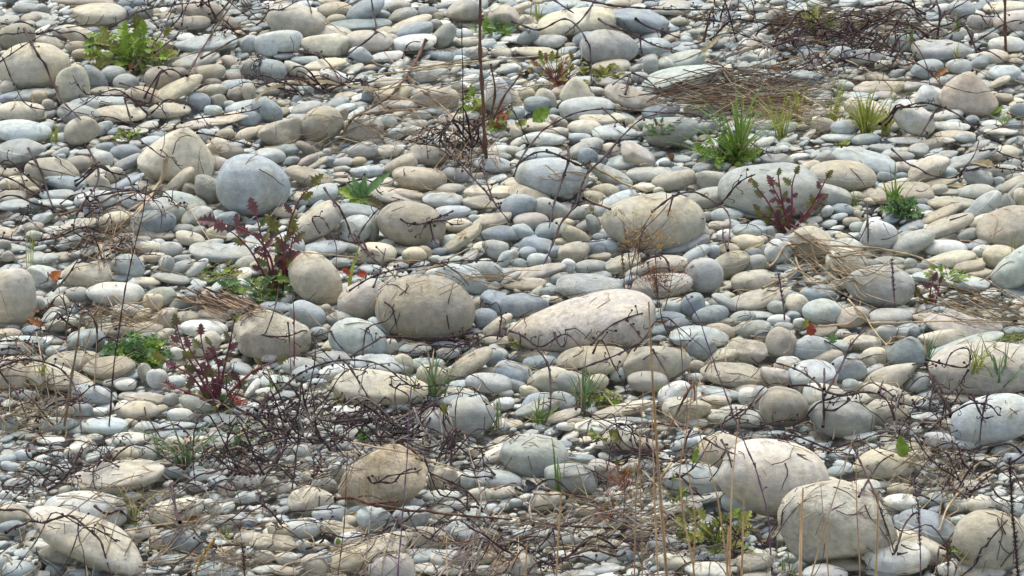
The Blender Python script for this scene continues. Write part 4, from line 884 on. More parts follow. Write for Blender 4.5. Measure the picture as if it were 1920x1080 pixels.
# ------------------------------------------------------------------ purple weeds
def purple(stems, label, leafL, nleaf, base_r=.0046, greens=.38):
    p = root_at(*stems[0][0]); root = empty('purple_weed', p); tag(root, label, 'weed')
    k = pxm(p)
    for st_ in stems:
        off = prng.uniform(-.03, .03); P = upright(st_, 10, lean=off)
        P = smooth_line(P, 2); v, f = tube(P, base_r, base_r*.35, 6); mesh_obj('stem', v, f, MAT['purplestem'], root)
        n = len(P)
        for i in range(nleaf):
            t = (i+.8)/nleaf; j = min(n-1, int(t*(n-1))); T = P[min(j+1, n-1)]-P[max(j-1, 0)]; T /= np.linalg.norm(T)
            sd = np.array([1 if i % 2 else -1, prng.uniform(-.6, .6), .2]); d = T*prng.uniform(.4, 1.0)+sd*(.75 if i < nleaf-1 else .1); 
            L = 1.35*leafL*k*prng.uniform(.65, 1.1)*(1 if i < nleaf-1 else 1.25)
            mt = 'purplegreen' if prng.random() < greens else ('olive' if prng.random() < .22 else 'purple')
            put_leaf(root, P[j], d, L, L*.34, mt, 'lobed', prng.uniform(-.3, .7), np.array([0, -.8, .45])+prng.normal(0, .3, 3))
    return root
purple([[(1478, 434), (1468, 385), (1462, 352), (1458, 322)], [(1480, 434), (1486, 380), (1484, 345), (1494, 322)], [(1474, 434), (1448, 395), (1436, 372), (1415, 350)],
        [(1486, 434), (1520, 390), (1536, 360), (1552, 325)], [(1484, 434), (1515, 402), (1545, 372)], [(1476, 434), (1445, 412), (1418, 388)], [(1480, 434), (1475, 400), (1446, 345)]],
       'bushy purple-stemmed weed in front of the broad grey boulder, right side', 21, 6)
purple([[(520, 552), (508, 480), (482, 440), (445, 420), (405, 408)], [(518, 552), (496, 470), (484, 420), (478, 398)], [(530, 552), (532, 470), (545, 410), (565, 365), (588, 345)],
        [(516, 552), (470, 470), (440, 440), (420, 432)], [(526, 552), (535, 500), (530, 440), (520, 425)], [(526, 552), (545, 470), (552, 425)]],
       'tall purple weed with toothed leaves left of the folded buff boulder', 27, 7, greens=.62)
purple([[(402, 760), (372, 700), (345, 655), (334, 612), (330, 600)], [(404, 760), (398, 700), (380, 660), (375, 625)], [(408, 760), (420, 690), (432, 640), (440, 595)],
        [(410, 760), (450, 715), (480, 690), (520, 672)], [(398, 760), (360, 705), (325, 690), (305, 682)], [(405, 760), (412, 700), (404, 650), (392, 640)], [(400, 760), (350, 735), (315, 725)], [(404, 760), (384, 700), (352, 640)]],
       'dark red-purple weed left of the cream freckled boulder', 25, 6, greens=.35)
purple([[(1748, 580), (1742, 550), (1750, 518)], [(1746, 580), (1730, 555), (1718, 545)], [(1750, 580), (1760, 550), (1764, 528)]],
       'small purple weed right of the twin-humped grey boulder', 18, 4)

# ------------------------------------------------------------------ grass
def grass(px, py, h, spread, n, mat, label, wpx=2.6, lean=0.0, droop=.35):
    p = root_at(px, py); p[2] = float(hgt(p[0], p[1], HF))-.01 if h < 90 else BASE; k = pxm(p)
    root = empty('grass_tuft', p); tag(root, label, 'grass tuft', 'tufts of grass growing through the stones')
    for i in range(int(n*1.25)):
        az = prng.uniform(0, 6.28); H = h*k/CP*prng.uniform(.45, 1.15); out = spread*k*prng.uniform(.15, 1.35)
        dx, dy = math.cos(az)*out+lean*k*h, math.sin(az)*out*.7; t = np.linspace(0, 1, 8)
        b = p+np.array([prng.normal(0, .008), prng.normal(0, .008), 0])
        P = b+np.stack([dx*t**1.5, dy*t**1.5, H*(t-droop*prng.uniform(.3, 1.3)*t**3)], 1)
        m_ = mat if prng.random() > .12 else 'straw'
        v, f = ribbon(P, wpx*k*prng.uniform(.5, 1.0)*.62, .0002, np.array([math.cos(az+1.4), math.sin(az+1.4)*.6, .1]), .3); mesh_obj('blade', v, f, MAT[m_], root)
for g in [
 (1385, 312, 160, 110, 44, 'grass', 'tall bright green grass tuft right of the grey loaf', 4.2),
 (1345, 305, 70, 80, 30, 'grass', 'short green grass touching the right side of the grey loaf', 3.4),
 (1625, 262, 110, 62, 56, 'grassyellow', 'dense yellow-green grass tuft left of the white sloping stone', 3.2),
 (1660, 255, 70, 45, 20, 'grassyellow', 'small yellow-green tuft touching the white sloping stone', 2.8),
 (1520, 68, 90, 34, 22, 'grassyellow', 'green grass tuft in the brown straw at the top edge', 3.4),
 (1555, 70, 60, 30, 14, 'grass', 'thin green grass at the top edge, right one of two', 2.4),
 (1678, 392, 105, 75, 18, 'grass', 'spiky dark green grass before the ridged boulder', 3.4),
 (1895, 525, 110, 34, 12, 'grassyellow', 'sparse thin grass in front of the buff boulder at the right edge', 2.2),
 (1872, 752, 140, 72, 44, 'grassblue', 'thick green grass tuft in front of the blush boulder', 4.4),
 (1828, 752, 80, 62, 16, 'grassyellow', 'small spreading grass tuft left of the thick one by the blush boulder', 3.2),
 (812, 762, 130, 70, 22, 'grassblue', 'green grass right of the broad cream stone', 4.0),
 (770, 758, 90, 40, 10, 'grass', 'thin grass in front of the broad cream stone', 2.6),
 (1093, 772, 130, 50, 16, 'grassblue', 'upright green grass in front of the arched buff stone', 4.0),
 (1012, 800, 70, 34, 12, 'grass', 'short bright grass below the arched buff stone', 3.4),
 (932, 812, 100, 22, 8, 'grassblue', 'thin upright grass right of the grey dome by the tangle', 3.2),
 (345, 880, 120, 140, 26, 'grassblue', 'wide blue-green grass tuft above the long pinkish stone', 4.4),
 (440, 850, 70, 80, 10, 'grassblue', 'broad grass blades leaning right beside the dark tangle', 7.0),
 (515, 745, 80, 34, 7, 'grass', 'few grass blades at the left end of the dark tangle', 3.4),
 (102, 272, 66, 20, 6, 'grassyellow', 'few yellow-green blades right of the white-veined stone', 4.0),
 (250, 990, 100, 52, 18, 'grassyellow', 'dry greenish grass right of the chalky dome', 2.6),
 (1706, 104, 56, 18, 9, 'grass', 'small grass sprig left of the flat grey cushion stone', 2.6),
 (1792, 68, 50, 18, 7, 'grass', 'small grass sprig above the flat grey cushion stone', 2.6),
 (1048, 940, 150, 22, 7, 'grass', 'tall thin green blades in front of the greenish slate dome', 3.6),
 (1008, 46, 60, 22, 8, 'grassyellow', 'green grass sprig at the left end of the cream loaf boulder', 2.8),
 (1562, 235, 130, 60, 14, 'grassyellow', 'loose thin grass between the brown straw mat and the yellow-green tuft', 2.2),
 (1732, 694, 90, 26, 8, 'grassblue', 'thin grass blades by the right side of the peaked blue stone', 3.4),
 (56, 512, 150, 14, 4, 'grassyellow', 'long thin blades above the crusty white stone', 2.2),
 (1880, 245, 30, 60, 6, 'grass', 'low grass right of the tan peaked boulder', 4.0),
 (700, 560, 20, 14, 3, 'grass', 'tiny blades above the rosy buff bun', 2.0),
 (1790, 130, 60, 30, 7, 'grassyellow', 'thin blades right of the rolled brown leaf', 2.0),
 (80, 745, 50, 30, 8, 'grassyellow', 'yellowish blades below the cream ramp stone', 2.6),
 (1475, 1080, 80, 20, 5, 'grass', 'green blades at the bottom edge left of the mud-stained boulder', 3.0),
 (1240, 752, 70, 40, 6, 'grassyellow', 'wispy grass in front of the pale humped stone', 2.0),
 (640, 768, 70, 50, 7, 'grassyellow', 'wispy yellowish grass at the left of the broad cream stone', 2.0),
 (1700, 745, 60, 40, 6, 'grassyellow', 'wispy grass below the grey cigar stone', 2.0),
 (1905, 410, 70, 30, 6, 'grassyellow', 'faint thin blades above the buff boulder at the right edge', 1.8),
 (1600, 395, 70, 30, 5, 'grass', 'few thin blades right of the dark blue speckled pebble', 1.8),
 (1500, 225, 90, 60, 10, 'grassyellow', 'thin olive blades standing in the thick brown mat', 2.0),
 (300, 870, 80, 40, 6, 'grassblue', 'few blades left of the wide blue-green tuft', 2.4),
 (850, 600, 40, 20, 3, 'grassyellow', 'three faint blades beside the biggest bun-shaped boulder', 1.6),
 (1010, 700, 60, 20, 5, 'grass', 'few thin blades at the left end of the arched buff stone', 2.0),
 (1465, 262, 110, 90, 26, 'grassyellow', 'thin olive grass between the tall green tuft and the straw mat', 2.4)]:
    grass(*g)
P = upright([(655, 552), (656, 520), (664, 490), (673, 462)]); v, f = ribbon(P, .006, .001)
tag(mesh_obj('lone_grass', v, f, MAT['grassyellow'], origin=P[0]), 'single leaning yellow-green blade right of the folded buff boulder', 'grass blade')

# ------------------------------------------------------------------ dead twigs and stalks
def curl(p, d, size, turns=1.2):
    n = 9; t = np.linspace(0, 1, n); ang = t*turns*6.28; rad = size*(1-.6*t)
    u = np.asarray(d, float); u /= np.linalg.norm(u); w = np.cross(u, [0.2, -1, .3]); w /= np.linalg.norm(w)
    c = p+w*size
    return c-w*(rad*np.cos(ang))[:, None]+u*(rad*np.sin(ang))[:, None]+np.array([0, -.004, .002])*t[:, None]
def twiglets(P, rate, size):
    """short side shoots, knobs and curls along a stem, as one mesh"""
    out_ = []
    for i in range(1, len(P)-1):
        if prng.random() > rate: continue
        T = P[i+1]-P[i-1]; T /= np.linalg.norm(T)+1e-9
        d = T*prng.uniform(-.3, 1)+prng.normal(0, .6, 3)*np.array([1, .6, 1])+np.array([0, 0, .35]); d /= np.linalg.norm(d)
        L = size*prng.uniform(.3, 1.2); q = P[i]; pts = [q]
        for s_ in range(4):
            d = d+prng.normal(0, .35, 3); d /= np.linalg.norm(d); q = q+d*L/4; pts.append(q)
        out_.append(tube(np.array(pts), .0015, .0010, 4))
        u = prng.random()
        if u < .34: out_.append(tube(curl(pts[-1], d, prng.uniform(.004, .008), prng.uniform(.3, .8)), .0013, .0009, 4))
        elif u < .72:
            V_, F_ = ICO[1]; out_.append((V_*prng.uniform(.0025, .0048, 3)+pts[-1], F_))
    return join(out_) if out_ else None
def dead_thing(name, p, label, cat, group=None):
    r_ = empty(name, p); tag(r_, label, cat, group); return r_
def add_stem(root, P, r0, r1, mat='twig', rate=.35, size=.03, nodes=3):
    P = np.asarray(P); v, f = tube(P, r0, r1, 5, nodes, prng); s_ = mesh_obj('stem', v, f, MAT[mat], root)
    if rate:
        tw = twiglets(P, rate, size)
        if tw:
            o = mesh_obj('side_shoots', tw[0], tw[1], MAT[mat]); o.parent = s_
            o['kind'] = 'stuff'
    return s_
# stems copied from the photograph: (root-to-tip pixels, thickness px, lift m)
def traced(lines, label, r=1.5, mat='twig', rate=.3, size=.03, lift=.02, cat='dead twig', name='dead_twig', jit=.8):
    root = None
    for ln in lines:
        P = drape(ln, 9, lift, 2, jit)
        if root is None: root = dead_thing(name, P[0], label, cat)
        k = pxm(P[0]); add_stem(root, P, r*k, r*k*.55, mat, rate, size)
    return root
T_ = traced
T_([[(46, 55), (72, 105), (92, 138), (101, 165), (106, 180), (128, 200), (150, 224)]], 'stout black twig lying down the right side of the big cream boulder at upper left', 2.2, rate=.12, lift=.03)
T_([[(-8, 92), (12, 125), (22, 150), (36, 178), (48, 199), (80, 205), (168, 214)]], 'thin dark twig bent at a knee under the big cream boulder at upper left', 1.2, rate=.12, lift=.03)
T_([[(-5, 70), (60, 64), (110, 56), (160, 46), (196, 44)], [(-5, 118), (60, 75), (120, 42), (145, 30)]], 'pair of thin dark twigs above the big cream boulder at upper left', 1.2)
T_([[(480, 48), (497, 36), (530, 18), (556, 2)], [(575, -6), (582, 12), (584, 24)]], 'dark forked twig over the boxy cream stone near the top', 1.5)
T_([[(695, -8), (700, 30), (709, 60), (685, 80), (652, 102)], [(709, 60), (672, 86), (650, 108)]], 'dark twig bent sharply back over the pinkish loaf-shaped stone', 1.5, rate=.1, lift=.03)
T_([[(520, 98), (575, 98), (604, 105), (622, 126), (636, 150), (643, 172)], [(640, 158), (680, 150), (700, 166), (712, 188)], [(500, 152), (560, 160), (640, 158)]], 'kinked dark twig below the yellowish stone, above the dusky buff egg', 1.7, rate=.4)
T_([[(755, 110), (762, 80), (780, 72), (790, 84)], [(760, 98), (820, 92)]], 'small hooked black twig over the whitish bar-shaped stone near the top', 1.4, rate=.3)
T_([[(824, 262), (856, 300), (880, 326), (905, 352), (930, 385), (958, 418)], [(905, 352), (922, 370), (940, 398)], [(905, 300), (912, 345), (930, 385)]], 'long dark stem leaning down right from the thicket at the tall stalk', 1.8, rate=.55, lift=.04)
T_([[(1160, 262), (1130, 298), (1108, 318), (1096, 335), (1086, 362), (1079, 388)], [(1104, 322), (1075, 305), (1030, 284), (1000, 284), (966, 314)], [(1064, 276), (1068, 300), (1052, 345), (1041, 372), (1034, 405), (1030, 425)],
     [(1079, 388), (1052, 415), (1040, 445), (1028, 480), (1020, 496)], [(1092, 372), (1120, 384), (1146, 392)]], 'reddish-black forked weed stem right of the pale grey oval boulder', 2.3, rate=.35, lift=.04)
T_([[(1222, 398), (1262, 366), (1292, 357), (1322, 366), (1346, 382), (1364, 393), (1370, 412), (1368, 440), (1364, 470)], [(1350, 384), (1372, 358), (1388, 338), (1416, 326)], [(1364, 470), (1352, 440), (1356, 425)], [(1262, 366), (1255, 395), (1252, 405)]],
   'arching dark stem over the top right of the big buff oval boulder', 2.0, rate=.4, lift=.04)
T_([[(52, 278), (78, 320), (90, 366), (98, 385), (104, 400), (122, 420)]], 'dark upright twig below the white-veined stone at the left', 1.8, rate=.15)
T_([[(163, 276), (180, 305), (187, 330), (178, 356), (158, 378), (142, 402)], [(158, 378), (140, 410), (136, 440)]], 'bowed dark stem right of the olive-grey sloping slab', 2.0, rate=.3, lift=.03)
T_([[(-6, 448), (60, 452), (110, 446), (150, 424), (178, 428), (205, 436), (240, 456), (262, 470)]], 'long dark trailing twig across the left, above the cream mound', 2.0, rate=.5, lift=.03)
T_([[(100, 546), (130, 515), (144, 488), (160, 462), (178, 436)]], 'dark twig rising right from the orange leaf by the cream mound', 1.6, rate=.25)
T_([[(34, 312), (70, 316), (110, 322), (142, 332)], [(34, 312), (44, 340), (52, 360), (60, 400)]], 'thin twig across the olive-grey sloping slab', 1.1, rate=.2)
T_([[(610, 358), (636, 388), (654, 425), (661, 450), (682, 468), (704, 490), (728, 504), (742, 520)]], 'dark twig trailing down over the dark slate-blue stone', 1.9, rate=.2, lift=.03)
T_([[(600, 438), (588, 434), (583, 400), (612, 414), (622, 440), (632, 456), (631, 500)]], 'thin bent twig like a figure four on the leaning cream stone', 1.3, rate=.12, lift=.03)
T_([[(850, 396), (818, 408), (794, 420), (786, 446)], [(805, 415), (812, 450), (822, 462)], [(750, 424), (830, 422), (870, 420)]], 'curly dark twig hooked over the right of the speckled bun boulder', 1.5, rate=.8, lift=.03)
T_([[(655, 545), (690, 522), (740, 505), (790, 500), (828, 492), (880, 488), (945, 490)], [(700, 540), (715, 500), (722, 470)], [(828, 492), (862, 512), (880, 535)]], 'trailing black twig in the gap above the biggest bun-shaped boulder', 1.6, rate=.7, lift=.03)
T_([[(680, 665), (684, 612), (712, 605), (740, 600)], [(722, 600), (728, 577), (738, 600), (750, 630)], [(656, 668), (690, 648), (722, 632), (760, 632), (830, 634), (905, 622)], [(620, 635), (640, 650), (660, 672)]], 'angular dark twigs at the left foot of the biggest bun-shaped boulder', 1.6, rate=.4, lift=.035)
T_([[(480, 770), (520, 735), (560, 700), (600, 682), (645, 674), (690, 676), (725, 688), (752, 712), (792, 738)], [(645, 674), (660, 695), (700, 760)]], 'arching dark stem over the broad cream stone', 2.0, rate=.5, lift=.05)
T_([[(541, 605), (543, 640), (546, 690), (542, 720)], [(522, 540), (515, 580), (500, 620), (490, 660)]], 'thin upright dark twig right of the cream freckled boulder', 1.3, rate=.4, lift=.03)
T_([[(480, 648), (520, 646), (560, 640), (620, 622)]], 'dark twig across the foot of the cream freckled boulder', 1.6, rate=.4)
T_([[(955, 620), (985, 630), (998, 645), (1012, 656), (1030, 640), (1046, 634), (1066, 621), (1078, 640), (1090, 652)], [(1012, 656), (1028, 680), (1032, 705), (1032, 740), (1033, 770), (1022, 790)], [(1040, 642), (1054, 658), (1066, 636)]],
   'zigzag dark stem at the left foot of the pink boulder', 2.0, rate=.4, lift=.04)
T_([[(1108, 646), (1128, 624), (1152, 605), (1174, 596), (1205, 586)], [(1085, 692), (1130, 676), (1170, 660), (1205, 640)], [(1224, 655), (1240, 685), (1255, 706), (1254, 725)], [(1255, 712), (1290, 692)], [(1174, 600), (1190, 612), (1199, 632)]],
   'angular dark stems over the right end of the pink boulder', 1.9, rate=.35, lift=.05)
T_([[(1300, 718), (1282, 745), (1268, 780), (1250, 812)], [(1300, 718), (1306, 730), (1302, 750)]], 'thick dark leaning twig in front of the mottled pale hump', 2.4, mat='twigbrown', rate=.2, lift=.05)
T_([[(1545, 800), (1545, 730), (1520, 706), (1490, 690), (1455, 680)], [(1547, 740), (1572, 696), (1584, 672), (1592, 648), (1622, 618)], [(1548, 735), (1580, 745), (1612, 734), (1648, 736), (1668, 752), (1676, 790)], [(1648, 736), (1656, 714)], [(1545, 730), (1546, 690)],
    [(1480, 724), (1512, 720), (1545, 735)], [(1545, 790), (1565, 770), (1595, 750)]], 'big forked dark weed standing before the pale blue-grey block', 2.3, rate=.4, lift=.06)
T_([[(1734, 675), (1780, 684), (1816, 692), (1822, 668), (1816, 648), (1782, 658), (1772, 690), (1764, 712)], [(1816, 692), (1802, 718), (1776, 742)], [(1736, 680), (1750, 720), (1742, 770)], [(1750, 706), (1762, 720), (1768, 738)]], 'angular looped twig standing in front of the blush boulder', 1.7, rate=.35, lift=.06)
T_([[(1740, 812), (1765, 785), (1818, 755), (1856, 755), (1868, 772), (1877, 800)], [(1822, 742), (1840, 780), (1862, 812)], [(1852, 738), (1842, 780), (1836, 830)]], 'dark bent twig across the blue hull-shaped stone', 2.0, rate=.35, lift=.05)
T_([[(1672, 280), (1702, 308), (1716, 322), (1752, 330), (1792, 336), (1808, 315), (1830, 290), (1836, 262)]], 'dark angled twig laid over the butter-coloured stone', 1.6, rate=.15, lift=.03)
T_([[(1836, 282), (1870, 286), (1925, 304)], [(1800, 330), (1850, 312), (1925, 322)]], 'trailing twig with dark blobs at the right edge above the grey loaf', 1.7, rate=.7)
T_([[(1618, 405), (1624, 385), (1628, 420), (1612, 450)], [(1626, 385), (1628, 430), (1627, 456)], [(1550, 430), (1580, 430), (1610, 452)]], 'thin dark curved twig right of the dark speckled pebble', 1.6, rate=.3, lift=.03)
T_([[(960, 40), (1010, 60), (1060, 30), (1080, 44), (1098, 70), (1108, 105), (1108, 150)], [(1116, 0), (1086, 44), (1060, 62)], [(1040, 0), (1075, 25)]], 'forked dark twig crossing the cream loaf boulder', 1.8, rate=.2, lift=.03)
T_([[(1122, 40), (1165, 56), (1200, 70), (1230, 88), (1270, 95)], [(1190, 42), (1230, 55), (1275, 70)], [(1200, 70), (1204, 100)]], 'dark twig lying over the slate wedge at the top', 2.0, rate=.4, lift=.03)
T_([[(1090, 0), (1180, 14), (1250, 18), (1340, 18), (1440, 22)]], 'long straight dark stalk along the top edge right of centre', 1.9, rate=.15, lift=.04)
T_([[(962, 330), (980, 290), (1020, 240), (1075, 212), (1130, 203), (1190, 208), (1270, 212), (1300, 220)], [(1130, 203), (1150, 222), (1172, 240)]], 'long arched thin twig below the blue-grey loaf stone', 1.6, rate=.15, lift=.035)
T_([[(1160, 262), (1200, 222), (1240, 212), (1310, 213), (1330, 235)]], 'thin arched twig above the grey loaf by the grass', 1.4, rate=.1, lift=.035)
T_([[(1172, 180), (1180, 150), (1182, 135), (1160, 150), (1150, 158)], [(1185, 140), (1208, 142), (1230, 165), (1245, 180)]], 'crooked little black twig on the brown pear-shaped cobble', 1.8, rate=.3, lift=.03)
T_([[(1660, 235), (1700, 200), (1720, 190), (1770, 200), (1806, 222), (1840, 250), (1880, 272)], [(1650, 232), (1690, 202), (1740, 198)], [(1762, 196), (1742, 228), (1722, 260)]], 'forked black stems below the tan peaked boulder', 2.0, rate=.35, lift=.05)
T_([[(1600, 150), (1700, 150), (1770, 160), (1830, 178), (1870, 188)]], 'long straight thin twig lying across the tan peaked boulder', 1.1, mat='twigbrown', rate=.05, lift=.02)
T_([[(-6, 957), (50, 955), (62, 980)], [(10, 1000), (50, 980), (75, 983), (105, 972), (131, 961), (160, 988), (192, 1014), (198, 1045), (210, 1085)]], 'thick black twig bent over the long chalky ridge stone', 2.4, rate=.1, lift=.03)
T_([[(178, 948), (190, 962), (204, 968), (232, 962), (246, 974), (256, 985), (275, 962)]], 'curved black twig on the chalky dome', 2.4, rate=.15, lift=.03)
T_([[(322, 908), (327, 945), (338, 980)], [(338, 980), (326, 965)]], 'short thick black twig hanging over the buff stone, lower left', 2.6, rate=.25, lift=.04)
T_([[(-6, 690), (40, 672), (70, 675), (115, 690), (135, 715), (150, 755), (152, 810)], [(0, 655), (30, 650), (60, 672)], [(-4, 700), (20, 720), (40, 750), (50, 790)]], 'arching purple-black stem over the cream ramp stone', 2.0, rate=.3, lift=.04)
T_([[(0, 640), (25, 636), (45, 642), (62, 648), (80, 660), (82, 680)], [(30, 636), (28, 660), (40, 670)], [(50, 640), (64, 655), (60, 665)]], 'curly black weed between the left boulder and the cream ramp stone', 1.5, rate=1.0, lift=.03)
T_([[(628, 936), (660, 930), (690, 945), (720, 950), (760, 956), (820, 962), (880, 968), (960, 974)], [(690, 945), (740, 940), (745, 941)]], 'long fallen brown branch with a frayed end, below the rough tan boulder', 3.2, mat='twigbrown', rate=.08, lift=.035, cat='branch', name='fallen_branch', jit=.4)
T_([[(1000, 980), (1060, 986), (1140, 990), (1222, 995)]], 'straight grey-brown stick below the greenish slate dome', 2.4, mat='twigbrown', rate=.05, lift=.03, jit=.3)
T_([[(690, 935), (720, 895), (742, 890), (790, 888)], [(700, 928), (740, 905), (752, 885), (775, 878)]], 'dark angular twigs lying across the rough tan boulder', 1.8, rate=.25, lift=.02)
T_([[(540, 960), (580, 957), (640, 952)], [(765, 960), (775, 990), (800, 1010), (830, 1020)]], 'dark twigs lying above the pale cobble under the branch', 1.6, rate=.2)
T_([[(1268, 888), (1295, 912), (1320, 935)], [(1250, 915), (1300, 925), (1330, 932)]], 'dark short twigs on the pale blue dome', 1.8, rate=.2, lift=.03)
T_([[(1320, 820), (1350, 842), (1380, 852)], [(1352, 825), (1365, 845), (1372, 880)], [(1255, 912), (1300, 880), (1330, 830)]], 'black twigs lying on the tan dome', 1.9, rate=.4, lift=.03)
T_([[(1610, 930), (1640, 880), (1655, 860), (1676, 852)], [(1600, 840), (1625, 890), (1640, 925), (1670, 1010), (1678, 1040)]], 'dark thin twigs across the honey dome and mud-stained boulder', 1.8, rate=.3, lift=.03)
T_([[(1672, 1060), (1680, 1030), (1690, 1000), (1698, 975), (1720, 960)], [(1680, 1042), (1702, 1036)]], 'dark curved twig between the mud-stained boulder and the blue banded stone', 2.2, rate=.3, lift=.04)
T_([[(1795, 1085), (1830, 1060), (1850, 1020), (1870, 995), (1890, 973)], [(1850, 1020), (1858, 1012)]], 'dark twig with a small curl over the brown dome', 1.9, rate=.1, lift=.03)
T_([[(290, 100), (340, 60), (345, 20), (360, -8)], [(210, 50), (260, 20), (330, 8), (400, 2)], [(250, 130), (300, 70), (322, 20)]], 'tall wiry dark weed right above the bushy green weed', 1.5, rate=.9, size=.035, lift=.06)
T_([[(226, 155), (275, 172), (312, 192)]], 'thin twig below the round brown-grey cobble', 1.3, rate=.2)
T_([[(340, 230), (370, 222), (430, 215), (490, 205)], [(370, 250), (420, 258), (480, 275)]], 'dark wiry twigs above the right side of the pale hill boulder', 1.6, rate=.6)
T_([[(262, 262), (290, 285), (312, 300), (340, 317)]], 'dark twig lying on the face of the pale hill boulder', 1.3, rate=.3)
T_([[(1375, 245), (1440, 290), (1500, 282), (1560, 272), (1600, 272)]], 'dark thin twig left of the ridged boulder', 1.5, rate=.3)
# straw laid across
for lines, lab, r_, mt in [
    ([[(1535, 612), (1600, 607), (1700, 604), (1800, 602), (1925, 606)]], 'long pale straw stalk lying across the stones at right', 1.9, 'straw'),
    ([[(1590, 562), (1625, 600), (1650, 635), (1668, 652)]], 'short pale straw leaning across the long straw stalk', 1.5, 'straw'),
    ([[(755, 130), (840, 120), (920, 112), (1000, 106), (1062, 100)], [(700, 140), (800, 130), (900, 118)]], 'pair of long pale straws left of the humped grey boulder', 1.6, 'straw'),
    ([[(800, 74), (785, 105), (765, 140), (735, 180), (700, 200), (655, 225), (640, 262)]], 'thick brown dead stem above the tan stone, left of the tall stalk', 2.8, 'twigbrown'),
    ([[(640, 262), (660, 215), (720, 208), (790, 205), (870, 185)], [(775, 160), (830, 200), (860, 230), (885, 255)]], 'brown and pale dead stems left of the bright green leaves', 2.0, 'strawdark'),
    ([[(390, 440), (440, 448), (490, 458), (560, 472), (640, 480), (800, 490)]], 'long straw crossing the stones right of the leaning straw bundle', 1.3, 'straw'),
    ([[(314, 322), (285, 362), (262, 392), (235, 420), (212, 432)], [(314, 322), (280, 372), (250, 410)], [(310, 328), (270, 380), (240, 395)]], 'leaning bundle of pale straw at the foot of the pale hill boulder', 2.4, 'straw'),
    ([[(110, 405), (190, 378), (250, 362), (280, 348)]], 'brown stalk lying left of the pale straw bundle', 2.4, 'strawdark'),
    ([[(258, 420), (300, 398), (348, 376), (372, 420), (396, 455)]], 'thin straw bent to a peak right of the pale straw bundle', 1.3, 'straw'),
    ([[(1105, 320), (1150, 335), (1180, 348), (1215, 360)], [(1100, 375), (1120, 382), (1145, 390)]], 'pale split stalk right of the reddish-black forked stem', 2.4, 'straw'),
    ([[(1440, 500), (1490, 472), (1550, 460), (1640, 464), (1720, 480), (1760, 500)], [(1430, 540), (1510, 500), (1590, 478), (1650, 468)], [(1520, 480), (1560, 520), (1600, 545)], [(1490, 480), (1500, 510), (1520, 530)]], 'arching straw stems over the left of the twin-humped boulder', 2.2, 'straw'),
    ([[(405, 765), (440, 728), (475, 695), (500, 668)]], 'stout yellow straw leaning right over the lower purple weed', 2.6, 'straw'),
    ([[(800, 505), (850, 480), (900, 455)], [(780, 508), (850, 492), (910, 470)]], 'pair of straws below the olive cigar-shaped stone', 1.5, 'straw'),
    ([[(235, 995), (290, 985), (350, 978), (480, 975)], [(220, 1060), (330, 1050), (420, 1040), (480, 1045)]], 'long pale straws across the lower left, right of the chalky ridge stone', 1.7, 'straw'),
    ([[(350, 990), (325, 1018), (300, 1045)]], 'grey-brown straw leaning left, right of the chalky ridge stone', 2.0, 'twiggrey'),
    ([[(0, 800), (40, 760), (70, 740)], [(10, 780), (60, 775), (90, 750)]], 'broken pale straws below the cream ramp stone', 1.8, 'straw'),
    ([[(660, 830), (770, 850), (860, 882), (905, 905)], [(780, 860), (860, 878)]], 'pale straw slanting right of the rough tan boulder', 1.6, 'straw'),
    ([[(970, 1010), (1040, 985), (1100, 950), (1190, 915)], [(1000, 925), (1090, 932), (1200, 925)]], 'crossing straws below the greenish slate dome', 1.6, 'strawdark'),
    ([[(1260, 865), (1245, 895), (1222, 918)]], 'short cream straw above the pale blue dome', 2.4, 'strawleaf'),
    ([[(1440, 125), (1540, 95), (1600, 118), (1660, 150)], [(1380, 100), (1460, 70), (1500, 60)]], 'pale straws over the brown straw mat at the upper right', 1.6, 'straw'),
    ([[(1345, 80), (1320, 95), (1290, 110), (1262, 118)], [(1370, 0), (1355, 40), (1340, 80)]], 'pale stalk right of the slate wedge at the top', 1.8, 'twiggrey'),
    ([[(350, 142), (380, 90), (420, 30), (440, 0)], [(375, 110), (430, 80), (470, 60)]], 'tall pale dead stalk right of the pale blue bar-shaped cobble', 2.0, 'twigbrown'),
    ([[(1780, 905), (1820, 880), (1870, 850), (1920, 830)], [(1760, 1000), (1775, 950), (1800, 920), (1860, 880), (1925, 870)]], 'pale bowed straws below the blue and white hull stones', 1.8, 'straw'),
    ([[(560, 905), (640, 880), (700, 845), (780, 810)], [(480, 925), (570, 900), (640, 870)]], 'grey-brown stalks rising right towards the rough tan boulder', 1.5, 'twiggrey'),
    ([[(860, 1085), (890, 1000), (905, 930), (880, 850), (870, 815)], [(880, 1085), (905, 1010), (960, 930)], [(820, 1085), (870, 1020), (930, 960)]], 'bleached grey stalks standing right of the pinkish egg', 2.2, 'twiggrey'),
    ([[(1000, 985), (990, 950), (1012, 910)], [(1030, 920), (1012, 905), (990, 890)]], 'small bleached stalk left of the greenish slate dome', 2.4, 'twiggrey')]:
    T_(lines, lab, r_, mt, rate=.04, lift=.02, cat='straw' if 'straw' in lab else 'dead stalk', name='dry_stalk', jit=.4)
P = drape([(478, 190), (495, 168), (530, 158), (570, 153), (615, 153), (660, 160), (700, 170), (760, 162)], 10, .025, 3)
v, f = ribbon(P, .0065, .001, np.array([0, .5, .8])); tag(mesh_obj('straw_blade', v, f, MAT['strawleaf'], origin=P[0]), 'broad pale straw blade above the dusky buff egg', 'straw')

